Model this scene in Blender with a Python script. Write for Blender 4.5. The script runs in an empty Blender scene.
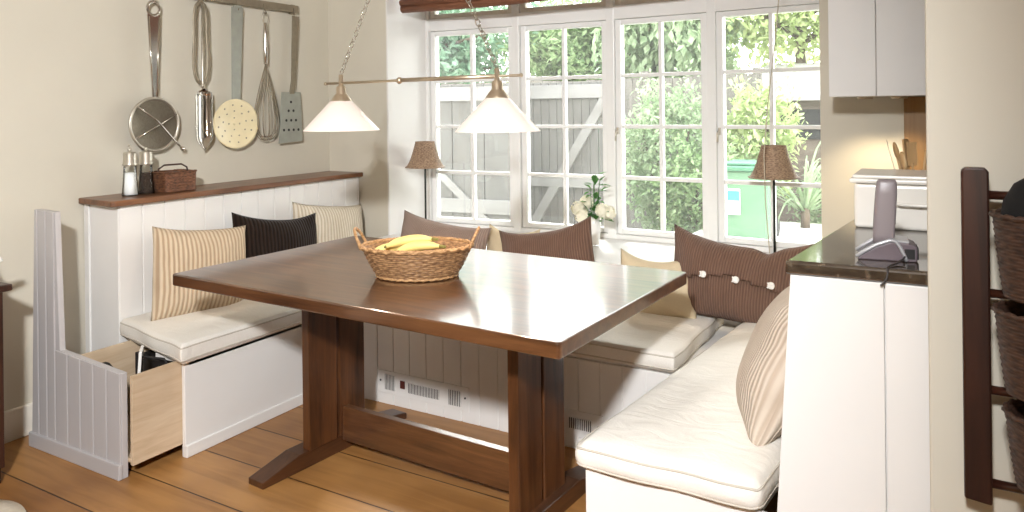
import bpy, bmesh, math, random
from mathutils import Vector, Matrix
R = math.radians
PI = math.pi
sc = bpy.context.scene
COL = sc.collection
random.seed(7)

# ------------------------------------------------------------------ mesh helper
class MB:
    def __init__(s):
        s.v = []; s.f = []; s.sm = []
    def add(s, vs, fs, smooth=False):
        o = len(s.v)
        s.v += [tuple(p) for p in vs]
        s.f += [tuple(i + o for i in f) for f in fs]
        s.sm += [smooth] * len(fs)
        return s
    def box(s, x0, x1, y0, y1, z0, z1, M=None):
        vs = [Vector((x, y, z)) for z in (z0, z1) for y in (y0, y1) for x in (x0, x1)]
        if M is not None: vs = [M @ p for p in vs]
        return s.add(vs, [(0, 2, 3, 1), (4, 5, 7, 6), (0, 1, 5, 4), (2, 6, 7, 3), (0, 4, 6, 2), (1, 3, 7, 5)])
    def prism(s, pts, h0, h1, axis='z'):
        """polygon (counter-clockwise list of 2-tuples) extruded along an axis"""
        n = len(pts)
        def mk(p, h):
            if axis == 'z': return (p[0], p[1], h)
            if axis == 'y': return (p[0], h, p[1])
            return (h, p[0], p[1])
        vs = [mk(p, h0) for p in pts] + [mk(p, h1) for p in pts]
        fs = [tuple(range(n))[::-1], tuple(range(n, 2 * n))]
        fs += [(i, (i + 1) % n, n + (i + 1) % n, n + i) for i in range(n)]
        return s.add(vs, fs)
    def lathe(s, prof, c=(0, 0, 0), n=32, sx=1, sy=1, cap=True, smooth=True, M=None):
        vs = []
        for r, z in prof:
            for k in range(n):
                a = 2 * PI * k / n
                vs.append(Vector((c[0] + r * sx * math.cos(a), c[1] + r * sy * math.sin(a), c[2] + z)))
        fs = []
        for i in range(len(prof) - 1):
            for k in range(n):
                fs.append((i * n + k, i * n + (k + 1) % n, (i + 1) * n + (k + 1) % n, (i + 1) * n + k))
        if M is not None: vs = [M @ p for p in vs]
        s.add(vs, fs, smooth)
        if cap:
            o = len(s.v) - len(vs)
            s.f.append(tuple(o + k for k in range(n))[::-1]); s.sm.append(False)
            o += (len(prof) - 1) * n
            s.f.append(tuple(o + k for k in range(n))); s.sm.append(False)
        return s
    def tube(s, path, r, n=8, closed=False, flat=1.0, smooth=True):
        P = [Vector(p) for p in path]; m = len(P)
        rr = r if isinstance(r, (list, tuple)) else [r] * m
        vs = []; up = None
        for i in range(m):
            if closed: t = P[(i + 1) % m] - P[i - 1]
            else: t = P[min(i + 1, m - 1)] - P[max(i - 1, 0)]
            t.normalize()
            if up is None:
                up = Vector((0, 0, 1)) if abs(t.z) < .9 else Vector((1, 0, 0))
            a = t.cross(up)
            if a.length < 1e-6: a = t.orthogonal()
            a.normalize(); b = a.cross(t).normalized(); up = b
            for k in range(n):
                q = 2 * PI * k / n
                vs.append(P[i] + a * (rr[i] * math.cos(q)) + b * (rr[i] * flat * math.sin(q)))
        fs = []
        for i in range(m if closed else m - 1):
            j = (i + 1) % m
            for k in range(n):
                fs.append((i * n + k, i * n + (k + 1) % n, j * n + (k + 1) % n, j * n + k))
        s.add(vs, fs, smooth)
        if not closed:
            o = len(s.v) - len(vs)
            s.f.append(tuple(o + k for k in range(n))[::-1]); s.sm.append(False)
            o += (m - 1) * n
            s.f.append(tuple(o + k for k in range(n))); s.sm.append(False)
        return s
    def ball(s, c, r, n=12, m=8, sc3=(1, 1, 1)):
        vs = [(c[0], c[1], c[2] - r * sc3[2])]
        for i in range(1, m):
            a = -PI / 2 + PI * i / m
            for k in range(n):
                b = 2 * PI * k / n
                vs.append((c[0] + r * sc3[0] * math.cos(a) * math.cos(b), c[1] + r * sc3[1] * math.cos(a) * math.sin(b), c[2] + r * sc3[2] * math.sin(a)))
        vs.append((c[0], c[1], c[2] + r * sc3[2]))
        fs = [(0, 1 + (k + 1) % n, 1 + k) for k in range(n)]
        for i in range(m - 2):
            for k in range(n):
                a = 1 + i * n
                fs.append((a + k, a + (k + 1) % n, a + n + (k + 1) % n, a + n + k))
        L = len(vs) - 1; a = 1 + (m - 2) * n
        fs += [(a + k, a + (k + 1) % n, L) for k in range(n)]
        return s.add(vs, fs, True)
    def map(s, fn):
        s.v = [tuple(fn(Vector(p))) for p in s.v]; return s

def link(name, mb, mat, parent=None, bevel=0, seg=2, off=None, fix=False):
    me = bpy.data.meshes.new(name)
    vs = mb.v
    if parent is not None and off is None: off = parent.get('_off')
    if off is not None: vs = [(x - off[0], y - off[1], z - off[2]) for x, y, z in vs]
    me.from_pydata(vs, [], mb.f)
    for p, q in zip(me.polygons, mb.sm): p.use_smooth = q
    if fix:
        bm = bmesh.new(); bm.from_mesh(me); bmesh.ops.recalc_face_normals(bm, faces=bm.faces); bm.to_mesh(me); bm.free()
    me.materials.append(mat); me.update()
    o = bpy.data.objects.new(name, me); COL.objects.link(o)
    if parent is not None: o.parent = parent
    if bevel:
        m = o.modifiers.new('bevel', 'BEVEL'); m.width = bevel; m.segments = seg; m.limit_method = 'ANGLE'; m.angle_limit = R(40)
    return o

def tag(o, label, cat, group=None, kind=None):
    o['label'] = label; o['category'] = cat
    if group: o['group'] = group
    if kind: o['kind'] = kind
    return o

def thing(name, label, cat, loc=(0, 0, 0), group=None, rot=(0, 0, 0), world=True):
    """Empty at the thing's base. world=True: parts are written in world coordinates (no rotation)."""
    o = bpy.data.objects.new(name, None); COL.objects.link(o)
    o.empty_display_size = .05
    o.location = loc; o.rotation_euler = rot
    if world: o['_off'] = tuple(loc)
    return tag(o, label, cat, group)

def solo(name, mb, mat, label, cat, loc=(0, 0, 0), group=None, bevel=0, **k):
    o = link(name, mb, mat, None, bevel, off=loc, **k); o.location = loc
    return tag(o, label, cat, group)

def struct(name, mb, mat, bevel=0, label=None, parent=None):
    o = link(name, mb, mat, parent, bevel)
    if parent is None: o['kind'] = 'structure'
    return o

def dup(root, loc, rot=None, label=None):
    r = root.copy(); COL.objects.link(r); r.location = loc
    if rot is not None: r.rotation_euler = rot
    if label: r['label'] = label
    for ch in list(root.children):
        c = ch.copy(); COL.objects.link(c); c.parent = r
        for g in ch.children:
            d = g.copy(); COL.objects.link(d); d.parent = c
    return r

# ------------------------------------------------------------------ materials
def lin(c):
    return tuple((x / 255 / 12.92) if x / 255 <= .04045 else ((x / 255 + .055) / 1.055) ** 2.4 for x in c) + (1,)

class NT:
    def __init__(s, name):
        s.m = bpy.data.materials.new(name); s.m.use_nodes = True
        s.t = s.m.node_tree; s.b = s.t.nodes['Principled BSDF']
        s.tc = s.t.nodes.new('ShaderNodeTexCoord')
    def n(s, typ, **kw):
        x = s.t.nodes.new('ShaderNode' + typ)
        for k, v in kw.items():
            if k.startswith('_'): setattr(x, k[1:], v)
            else: x.inputs[k.replace('0', ' ')].default_value = v
        return x
    def l(s, a, b): s.t.links.new(a, b)
    def coords(s, scale=(1, 1, 1), rot=(0, 0, 0), src='Object'):
        m = s.n('Mapping'); m.inputs['Scale'].default_value = scale; m.inputs['Rotation'].default_value = rot
        s.l(s.tc.outputs[src], m.inputs['Vector']); return m.outputs['Vector']
    def ramp(s, fac, stops):
        r = s.n('ValToRGB'); el = r.color_ramp.elements
        while len(el) < len(stops): el.new(.5)
        for e, (p, c) in zip(el, stops): e.position = p; e.color = c
        s.l(fac, r.inputs['Fac']); return r.outputs['Color']
    def bump(s, h, strength=.3, dist=.01, prev=None):
        b = s.n('Bump'); b.inputs['Strength'].default_value = strength; b.inputs['Distance'].default_value = dist
        s.l(h, b.inputs['Height'])
        if prev is not None: s.l(prev, b.inputs['Normal'])
        return b.outputs['Normal']
    def done(s, color=None, normal=None, rough=None):
        if color is not None:
            if isinstance(color, tuple): s.b.inputs['Base Color'].default_value = color
            else: s.l(color, s.b.inputs['Base Color'])
        if normal is not None: s.l(normal, s.b.inputs['Normal'])
        if rough is not None: s.b.inputs['Roughness'].default_value = rough
        return s.m

def plain(name, c, rough=.5, metal=0, noise=.04, nscale=8, bump=0, coat=0, spec=.5):
    t = NT(name)
    v = t.coords()
    nz = t.n('TexNoise'); nz.inputs['Scale'].default_value = nscale; nz.inputs['Detail'].default_value = 4
    t.l(v, nz.inputs['Vector'])
    a = lin(c); lo = tuple(x * (1 - noise) for x in a[:3]) + (1,); hi = tuple(min(1, x * (1 + noise)) for x in a[:3]) + (1,)
    col = t.ramp(nz.outputs['Fac'], [(.3, lo), (.7, hi)])
    nm = None
    if bump:
        n2 = t.n('TexNoise'); n2.inputs['Scale'].default_value = nscale * 12; t.l(v, n2.inputs['Vector'])
        nm = t.bump(n2.outputs['Fac'], bump, .004)
    t.b.inputs['Metallic'].default_value = metal
    t.b.inputs['Coat Weight'].default_value = coat
    t.b.inputs['Specular IOR Level'].default_value = spec
    return t.done(col, nm, rough)

def wood(name, dark, mid, light, axis='x', rough=.35, coat=0, scale=1.0, coat_ior=1.5):
    t = NT(name)
    st = {'x': (1.2, 14, 14), 'y': (14, 1.2, 14), 'z': (14, 14, 1.2)}[axis]
    v = t.coords(tuple(a * scale for a in st))
    nz = t.n('TexNoise'); nz.inputs['Scale'].default_value = 1.6; nz.inputs['Detail'].default_value = 8; nz.inputs['Roughness'].default_value = .65; nz.inputs['Distortion'].default_value = .6
    t.l(v, nz.inputs['Vector'])
    c1 = t.ramp(nz.outputs['Fac'], [(.28, lin(dark)), (.5, lin(mid)), (.74, lin(light))])
    v2 = t.coords((1.3, 1.3, 1.3))
    n2 = t.n('TexNoise'); n2.inputs['Scale'].default_value = 2.2; n2.inputs['Detail'].default_value = 2; t.l(v2, n2.inputs['Vector'])
    mx = t.n('MixRGB', _blend_type='MULTIPLY'); mx.inputs['Fac'].default_value = .55
    r2 = t.ramp(n2.outputs['Fac'], [(.3, (.55, .5, .45, 1)), (.7, (1, 1, 1, 1))])
    t.l(c1, mx.inputs['Color1']); t.l(r2, mx.inputs['Color2'])
    nm = t.bump(nz.outputs['Fac'], .12, .003)
    t.b.inputs['Coat Weight'].default_value = coat; t.b.inputs['Coat Roughness'].default_value = .12; t.b.inputs['Coat IOR'].default_value = coat_ior
    return t.done(mx.outputs['Color'], nm, rough)

def planks_mat():
    t = NT('oak_planks')
    v = t.coords((1, 1, 1))
    br = t.n('TexBrick'); br.offset = .37; br.offset_frequency = 2
    br.inputs['Color1'].default_value = lin((184, 136, 80)); br.inputs['Color2'].default_value = lin((156, 108, 58)); br.inputs['Mortar'].default_value = lin((62, 36, 18))
    br.inputs['Scale'].default_value = 1; br.inputs['Mortar Size'].default_value = .0035; br.inputs['Mortar Smooth'].default_value = .3
    br.inputs['Brick Width'].default_value = 3.4; br.inputs['Row Height'].default_value = .265
    t.l(v, br.inputs['Vector'])
    v2 = t.coords((1.5, 16, 1))
    nz = t.n('TexNoise'); nz.inputs['Scale'].default_value = 1.5; nz.inputs['Detail'].default_value = 8; nz.inputs['Distortion'].default_value = .8; t.l(v2, nz.inputs['Vector'])
    g = t.ramp(nz.outputs['Fac'], [(.25, (.62, .55, .48, 1)), (.6, (1, 1, 1, 1))])
    mx = t.n('MixRGB', _blend_type='MULTIPLY'); mx.inputs['Fac'].default_value = .7
    t.l(br.outputs['Color'], mx.inputs['Color1']); t.l(g, mx.inputs['Color2'])
    n3 = t.n('TexNoise'); n3.inputs['Scale'].default_value = 2.5; t.l(v, n3.inputs['Vector'])
    g3 = t.ramp(n3.outputs['Fac'], [(.32, (.66, .6, .54, 1)), (.62, (1, 1, 1, 1))])
    m3 = t.n('MixRGB', _blend_type='MULTIPLY'); m3.inputs['Fac'].default_value = .8
    t.l(mx.outputs['Color'], m3.inputs['Color1']); t.l(g3, m3.inputs['Color2'])
    nm = t.bump(br.outputs['Fac'], .5, -.004)
    nm = t.bump(nz.outputs['Fac'], .08, .003, nm)
    return t.done(m3.outputs['Color'], nm, .38)

def cord_mat(name, base, groove, per=.016, rough=.95, axis='x', depth=.6):
    """corduroy: parallel ribs in the object's own frame"""
    t = NT(name)
    v = t.coords()
    w = t.n('TexWave', _wave_type='BANDS', _bands_direction=axis.upper()); w.inputs['Scale'].default_value = 1 / per * .314 / 1.0
    w.inputs['Distortion'].default_value = .18; w.inputs['Detail'].default_value = 1; w.inputs['Detail Scale'].default_value = .35
    t.l(v, w.inputs['Vector'])
    c = t.ramp(w.outputs['Fac'], [(.1, lin(groove)), (.75, lin(base))])
    nz = t.n('TexNoise'); nz.inputs['Scale'].default_value = 9; t.l(v, nz.inputs['Vector'])
    r2 = t.ramp(nz.outputs['Fac'], [(.3, (.86, .84, .82, 1)), (.7, (1, 1, 1, 1))])
    mx = t.n('MixRGB', _blend_type='MULTIPLY'); mx.inputs['Fac'].default_value = .8
    t.l(c, mx.inputs['Color1']); t.l(r2, mx.inputs['Color2'])
    nm = t.bump(w.outputs['Fac'], depth, .006)
    t.b.inputs['Sheen Weight'].default_value = .08; t.b.inputs['Specular IOR Level'].default_value = .1
    return t.done(mx.outputs['Color'], nm, rough)

def linen_mat(name, c):
    t = NT(name)
    v = t.coords((1, 1, 1))
    nz = t.n('TexNoise'); nz.inputs['Scale'].default_value = 260; nz.inputs['Detail'].default_value = 2; t.l(v, nz.inputs['Vector'])
    n2 = t.n('TexNoise'); n2.inputs['Scale'].default_value = 7; n2.inputs['Detail'].default_value = 5; n2.inputs['Distortion'].default_value = 1.0
    t.l(t.coords((1, 2.2, 1)), n2.inputs['Vector'])
    a = lin(c); lo = tuple(x * .93 for x in a[:3]) + (1,)
    col = t.ramp(nz.outputs['Fac'], [(.3, lo), (.7, a)])
    nm = t.bump(nz.outputs['Fac'], .18, .002)
    nm = t.bump(n2.outputs['Fac'], .35, .02, nm)
    t.b.inputs['Specular IOR Level'].default_value = .15
    return t.done(col, nm, .9)

def wicker_mat(name, dark, light, sc_=60, rough=.6):
    t = NT(name)
    v = t.coords((1, 1, 2.5))
    nz = t.n('TexNoise'); nz.inputs['Scale'].default_value = sc_; nz.inputs['Detail'].default_value = 3; t.l(v, nz.inputs['Vector'])
    c = t.ramp(nz.outputs['Fac'], [(.3, lin(dark)), (.7, lin(light))])
    nm = t.bump(nz.outputs['Fac'], .3, .003)
    return t.done(c, nm, rough)

def granite_mat():
    t = NT('dark_polished_stone')
    v = t.coords()
    vo = t.n('TexVoronoi'); vo.inputs['Scale'].default_value = 160; t.l(v, vo.inputs['Vector'])
    nz = t.n('TexNoise'); nz.inputs['Scale'].default_value = 60; t.l(v, nz.inputs['Vector'])
    c = t.ramp(nz.outputs['Fac'], [(.35, lin((52, 43, 35))), (.6, lin((76, 65, 53))), (.78, lin((108, 94, 78)))])
    t.b.inputs['IOR'].default_value = 2.4
    return t.done(c, None, .08)

def glass_mat(name='window_glass', haze=.018):
    m = bpy.data.materials.new(name); m.use_nodes = True
    t = m.node_tree; t.nodes.remove(t.nodes['Principled BSDF'])
    o = t.nodes['Material Output']
    tr = t.nodes.new('ShaderNodeBsdfTransparent'); gl = t.nodes.new('ShaderNodeBsdfGlossy'); gl.inputs['Roughness'].default_value = .02
    tr.inputs['Color'].default_value = (.98, .99, .98, 1)
    fr = t.nodes.new('ShaderNodeFresnel'); fr.inputs['IOR'].default_value = 1.45
    mx = t.nodes.new('ShaderNodeMixShader')
    t.links.new(fr.outputs[0], mx.inputs[0]); t.links.new(tr.outputs[0], mx.inputs[1]); t.links.new(gl.outputs[0], mx.inputs[2]); df = t.nodes.new('ShaderNodeBsdfTranslucent'); df.inputs['Color'].default_value = (.95, .97, .96, 1)
    m2 = t.nodes.new('ShaderNodeMixShader'); m2.inputs[0].default_value = haze
    t.links.new(mx.outputs[0], m2.inputs[1]); t.links.new(df.outputs[0], m2.inputs[2]); t.links.new(m2.outputs[0], o.inputs[0])
    return m

def shade_glass():
    t = NT('lit_opal_glass')
    v = t.coords((1, 1, 1))
    sep = t.n('SeparateXYZ'); t.l(v, sep.inputs['Vector'])
    nz = t.n('TexNoise'); nz.inputs['Scale'].default_value = 5; t.l(v, nz.inputs['Vector'])
    c = t.ramp(nz.outputs['Fac'], [(.3, lin((255, 238, 226))), (.7, lin((255, 242, 232)))])
    t.l(c, t.b.inputs['Emission Color']); t.b.inputs['Emission Strength'].default_value = .34
    t.b.inputs['Transmission Weight'].default_value = 0
    return t.done(lin((228, 214, 204)), None, .25)

def leaf_mat(name, a, b, c):
    t = NT(name)
    v = t.coords()
    nz = t.n('TexNoise'); nz.inputs['Scale'].default_value = 7; nz.inputs['Detail'].default_value = 5; t.l(v, nz.inputs['Vector'])
    col = t.ramp(nz.outputs['Fac'], [(.3, lin(a)), (.5, lin(b)), (.7, lin(c))])
    tl = t.n('BsdfTranslucent'); mx = t.n('MixShader'); mx.inputs[0].default_value = .5
    t.l(col, tl.inputs['Color']); t.l(t.b.outputs[0], mx.inputs[1]); t.l(tl.outputs[0], mx.inputs[2])
    t.l(mx.outputs[0], t.t.nodes['Material Output'].inputs['Surface'])
    return t.done(col, None, .7)

M = {}
M['wall'] = plain('beige_wall_plaster', (208, 202, 187), .9, noise=.03, nscale=2, bump=.08)
M['ceil'] = plain('ceiling_white', (236, 230, 220), .9, noise=.02)
M['white'] = plain('white_satin_paint', (231, 229, 226), .42, noise=.02, nscale=3)
M['offwhite'] = plain('off_white_paint', (232, 226, 214), .5, noise=.02, nscale=3)
M['greyp'] = plain('pale_grey_paint', (186, 182, 182), .45, noise=.02, nscale=3)
M['frame'] = plain('window_frame_gloss_white', (240, 240, 238), .3, noise=.01)
M['floor'] = planks_mat()
M['table'] = wood('dark_table_oak', (54, 32, 18), (94, 60, 36), (124, 84, 52), 'x', .3, .8, 1, 1.8)
M['tablez'] = wood('dark_post_oak', (46, 25, 12), (84, 50, 26), (112, 70, 38), 'z', .38, .2)
M['tabley'] = wood('dark_foot_oak', (44, 25, 13), (78, 47, 27), (102, 64, 38), 'y', .38, .2)
M['ledge'] = wood('brown_ledge_wood', (70, 42, 25), (116, 76, 48), (146, 100, 66), 'y', .4, .2)
M['ply'] = wood('birch_plywood', (196, 170, 138), (214, 190, 160), (226, 206, 178), 'y', .55)
M['darkz'] = wood('mahogany_dark', (30, 14, 9), (52, 26, 16), (72, 38, 25), 'z', .42, .1)
M['darkx'] = wood('mahogany_rung', (40, 20, 14), (66, 36, 26), (88, 52, 38), 'x', .3, .3)
M['linen'] = linen_mat('white_linen', (236, 231, 222))
M['linen_seam'] = linen_mat('linen_piping', (205, 197, 184))
M['cord_beige'] = cord_mat('beige_corduroy', (212, 194, 168), (176, 152, 126), .021)
M['cord_black'] = cord_mat('dark_brown_corduroy', (44, 34, 28), (30, 22, 18), .02)
M['cord_cream'] = cord_mat('cream_corduroy', (224, 216, 200), (196, 182, 160), .021)
M['cord_brown'] = cord_mat('chocolate_corduroy', (124, 98, 84), (102, 78, 66), .012)
M['cord_grey'] = cord_mat('grey_brown_corduroy', (164, 144, 132), (140, 120, 108), .012)
M['cord_stone'] = cord_mat('stone_corduroy', (212, 199, 184), (194, 177, 160), .013)
M['tan'] = linen_mat('tan_linen', (208, 192, 162))
M['steel'] = plain('brushed_steel', (206, 200, 188), .38, .9, .06, 20)
M['steel_d'] = plain('aged_steel', (150, 140, 122), .45, .6, .12, 30)
M['chrome'] = plain('polished_chrome', (214, 210, 204), .12, 1, .03)
M['brass'] = plain('antique_nickel', (204, 188, 164), .34, .85, .06, 20)
M['zinc'] = plain('dull_zinc', (158, 160, 150), .45, .25, .08, 18)
M['enamel'] = plain('cream_enamel', (240, 226, 186), .25, 0, .05, 14)
M['mesh'] = plain('sieve_mesh', (120, 112, 98), .5, .7, .25, 180)
M['wick'] = wicker_mat('honey_wicker', (98, 66, 40), (178, 138, 96))
M['wick_rim'] = wicker_mat('wicker_rim', (138, 98, 58), (206, 164, 116))
M['wick_dark'] = wicker_mat('dark_brown_wicker', (38, 24, 18), (84, 58, 44))
M['wick_mid'] = wicker_mat('brown_wicker', (66, 40, 26), (128, 84, 56))
M['wick_shade'] = wicker_mat('grey_brown_cane', (112, 88, 70), (186, 158, 130), 90)
M['granite'] = granite_mat()
M['glass'] = glass_mat()
M['opal'] = shade_glass()
M['mill_glass'] = glass_mat('clear_mill_glass', .0)
M['black'] = plain('matte_black', (22, 20, 20), .6)
M['pole'] = plain('dark_green_iron', (44, 48, 42), .45, .5)
M['phone'] = plain('grey_phone_plastic', (138, 128, 130), .38, 0, .04, 6)
M['phone_d'] = plain('mauve_grey_plastic', (102, 90, 96), .4)
M['phone_l'] = plain('silver_plastic', (190, 190, 194), .3, .3)
M['ceram'] = plain('white_ceramic', (242, 240, 236), .2)
M['binen'] = plain('ivory_enamel', (246, 242, 234), .22, noise=.015)
M['banana'] = plain('banana_skin', (238, 216, 134), .5, 0, .1, 10)
M['banana_t'] = plain('banana_stem', (128, 120, 60), .7)
M['blind'] = wood('woven_wood_blind', (96, 60, 42), (130, 84, 60), (152, 104, 78), 'x', .6, 0, 2.2)
M['cable'] = plain('dark_cable', (62, 56, 54), .5)
M['cordw'] = plain('pale_cord', (196, 186, 166), .8)
M['salt'] = plain('white_salt', (246, 246, 246), .9)
M['pepper'] = plain('peppercorns', (66, 50, 40), .8, 0, .5, 120, .8)
M['spoon'] = wood('pale_spoon_wood', (200, 160, 108), (222, 186, 136), (238, 210, 166), 'z', .6)
M['panel'] = wood('warm_lit_wall_tan', (126, 94, 54), (148, 112, 66), (162, 126, 80), 'z', .45)  # warm light on the wall under the cabinet, put into a wood colour
M['rug'] = plain('cream_wool', (222, 210, 190), .95, 0, .06, 60, .5)
M['flower'] = plain('cream_petals', (246, 242, 222), .8, 0, .06, 40)
M['leaf1'] = leaf_mat('leaf_mid_green', (112, 140, 92), (146, 168, 120), (176, 190, 148))
M['leaf2'] = leaf_mat('leaf_yellow_green', (150, 170, 110), (178, 192, 134), (200, 208, 164))
M['leaf3'] = leaf_mat('leaf_cool_green', (98, 136, 110), (132, 164, 136), (164, 186, 160))
M['leaf4'] = leaf_mat('leaf_grey_green', (124, 146, 108), (150, 168, 132), (176, 188, 156))
M['leafv'] = leaf_mat('leaf_vase', (60, 104, 52), (84, 132, 70), (110, 156, 90))
M['bark'] = wood('garden_bark', (66, 54, 44), (96, 82, 68), (124, 108, 92), 'z', .9)
M['fence'] = wood('weathered_fence', (84, 80, 76), (102, 98, 92), (118, 112, 106), 'z', .9)
M['gate'] = wood('grey_gate_board', (84, 83, 80), (92, 90, 87), (99, 97, 94), 'z', .85)
M['gate_r'] = wood('pale_gate_rail', (116, 115, 113), (123, 121, 119), (128, 127, 125), 'x', .85)
M['bin'] = plain('green_bin_plastic', (88, 124, 96), .45)
M['bin_d'] = plain('green_bin_lid_plastic', (60, 112, 84), .45)
M['sticker'] = plain('white_sticker', (224, 234, 228), .5)
M['sticker_g'] = plain('teal_sticker', (60, 170, 150), .5)
M['patio'] = plain('pale_paving', (206, 200, 190), .9, 0, .08, 3)
M['lawn'] = plain('garden_earth', (120, 118, 92), .95, 0, .2, 6)
M['roof'] = plain('shed_felt', (150, 146, 142), .9, 0, .1, 12)
M['shedw'] = wood('shed_boards', (84, 74, 66), (108, 96, 86), (128, 116, 104), 'x', .9)
M['leather'] = plain('brown_leather', (110, 62, 42), .5)
M['felt'] = plain('black_felt', (16, 15, 16), .95, 0, .1, 60)
M['switch'] = plain('red_brown_switch', (92, 40, 34), .4)
M['dark'] = plain('grille_dark', (28, 26, 26), .7)
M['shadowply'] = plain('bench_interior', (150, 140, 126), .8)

# ------------------------------------------------------------------ generic shapes
def pillow(w, h, t, seed=0, ear=.05, sag=0.0, n=30, flop=0.0, pleat=0.0):
    """cushion standing on its lower edge: width x, normal -y/+y, height z from 0"""
    rnd = random.Random(seed)
    ph = [rnd.uniform(0, 6.28) for _ in range(8)]
    mb = MB(); idx = {}; vs = []; fs = []
    def P(i, j, side):
        u = -1 + 2 * i / n; v = -1 + 2 * j / n
        eu = math.copysign(abs(u) ** .9, u); ev = math.copysign(abs(v) ** .9, v)
        x = w / 2 * eu * (1 - ear * (1 - v * v) * 1.0)
        z = h / 2 * ev * (1 - ear * (1 - u * u) * (1.0 if v < 0 else 1.25))
        z += h / 2
        if v > -1: z -= sag * (1 - u * u) * max(0, (v + 1) / 2) ** 2
        th = max(0.0, (1 - abs(u) ** 2.4) * (1 - abs(v) ** 2.4)) ** .55 * t / 2
        wr = .004 * math.sin(5 * u + 3 * v + ph[0]) + .002 * math.sin(9 * u * v + ph[1]) + .0015 * math.sin(7 * v - 4 * u + ph[2])
        ed = max(0, (1 - u * u) * (1 - v * v))
        corner = (abs(u) * abs(v)) ** 3
        wr += .0025 * math.sin(14 * (u * math.copysign(1, u) - v * math.copysign(1, v)) + ph[3]) * min(1, ed * 4) * (1 - ed)
        y = side * (th + wr * min(1, ed * 3))
        y += flop * (v + 1) ** 2 * .25 + .012 * math.sin(3 * u + ph[4]) * (v + 1) / 2
        if pleat:
            g = (u - .12 - .22 * v) / .13
            y += pleat * math.exp(-g * g) * max(0, v + .1) * (-side) * min(1, ed * 6)
            z -= pleat * 1.2 * math.exp(-g * g) * max(0, v) ** 2
        return (x, y, z)
    for side in (-1, 1):
        for i in range(n + 1):
            for j in range(n + 1):
                b = i in (0, n) or j in (0, n)
                k = (i, j, 0 if b else side)
                if k not in idx:
                    idx[k] = len(vs); vs.append(P(i, j, side if not b else 0))
        for i in range(n):
            for j in range(n):
                q = []
                for a, c in ((i, j), (i + 1, j), (i + 1, j + 1), (i, j + 1)):
                    b = a in (0, n) or c in (0, n)
                    q.append(idx[(a, c, 0 if b else side)])
                fs.append(tuple(q) if side < 0 else tuple(q[::-1]))
    return mb.add(vs, fs, True)

def put_pillow(name, w, h, t, mat, loc, rz, tilt, label, group=None, seed=0, roll=0, **k):
    o = link(name, pillow(w, h, t, seed, **k), mat)
    o.matrix_world = Matrix.Translation(loc) @ Matrix.Rotation(rz, 4, 'Z') @ Matrix.Rotation(-tilt, 4, 'X') @ Matrix.Rotation(roll, 4, 'Y')
    return tag(o, label, 'cushion', group)

def slab_cushion(x0, x1, y0, y1, z0, z1, r=.022, dome=.018, seed=0, shear=0, y_ref=0, n=34):
    rnd = random.Random(seed); ph = [rnd.uniform(0, 6.28) for _ in range(6)]
    cx, cy, cz = (x0 + x1) / 2, (y0 + y1) / 2, (z0 + z1) / 2
    hx, hy, hz = (x1 - x0) / 2, (y1 - y0) / 2, (z1 - z0) / 2
    mb = MB(); idx = {}; vs = []; fs = []
    m = 6
    def pt(a, b, c):
        p = Vector((a * hx, b * hy, c * hz))
        q = Vector((max(-hx + r, min(hx - r, p.x)), max(-hy + r, min(hy - r, p.y)), max(-hz + r, min(hz - r, p.z))))
        d = p - q
        if d.length > 1e-9: p = q + d.normalized() * r
        e = max(0, 1 - abs(a) ** 4) * max(0, 1 - abs(b) ** 4)
        wob = .004 * math.sin(4 * a + 3 * b + ph[0]) + .003 * math.sin(11 * b + 2 * a + ph[1]) + .003 * math.sin(9 * a - 5 * b + ph[2])
        if c > -.99: p.z += (dome * e + wob * (.3 + e)) * (c + 1) / 2
        p.x += .006 * math.sin(7 * b + ph[3]) * (1 - c * c) * (abs(a) > .9) + a * .008 * (1 - c * c)
        p.y += .006 * math.sin(6 * a + ph[4]) * (1 - c * c) * (abs(b) > .9) + b * .008 * (1 - c * c)
        x, y, z = p.x + cx, p.y + cy, p.z + cz
        return (x + shear * (y - y_ref), y, z)
    def coord(i, k, h):   # finer near the edges
        u = -1 + 2 * i / k
        s_ = math.copysign(1 - (1 - abs(u)) ** 1.5, u)
        return s_
    A = [coord(i, n, hx) for i in range(n + 1)]; C = [-1 + 2 * i / m for i in range(m + 1)]
    def vid(i, j, k):
        if (i, j, k) not in idx:
            idx[(i, j, k)] = len(vs); vs.append(pt(A[i], A[j], C[k]))
        return idx[(i, j, k)]
    for i in range(n):
        for j in range(n):
            fs.append((vid(i, j, m), vid(i + 1, j, m), vid(i + 1, j + 1, m), vid(i, j + 1, m)))
            fs.append((vid(i, j, 0), vid(i, j + 1, 0), vid(i + 1, j + 1, 0), vid(i + 1, j, 0)))
    for i in range(n):
        for k in range(m):
            fs.append((vid(i, 0, k), vid(i + 1, 0, k), vid(i + 1, 0, k + 1), vid(i, 0, k + 1)))
            fs.append((vid(i, n, k), vid(i, n, k + 1), vid(i + 1, n, k + 1), vid(i + 1, n, k)))
            fs.append((vid(0, i, k), vid(0, i, k + 1), vid(0, i + 1, k + 1), vid(0, i + 1, k)))
            fs.append((vid(n, i, k), vid(n, i + 1, k), vid(n, i + 1, k + 1), vid(n, i, k + 1)))
    mb.add(vs, fs, True)
    # seam loops: just outside the top and bottom edges
    seams = []
    for c in (.62, -.62):
        loop = []
        for i in range(n): loop.append(pt(A[i], -1, c))
        for i in range(n): loop.append(pt(1, A[i], c))
        for i in range(n): loop.append(pt(A[n - i], 1, c))
        for i in range(n): loop.append(pt(-1, A[n - i], c))
        seams.append(MB().tube(loop, .0032, 6, closed=True))
    return mb, seams

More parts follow.
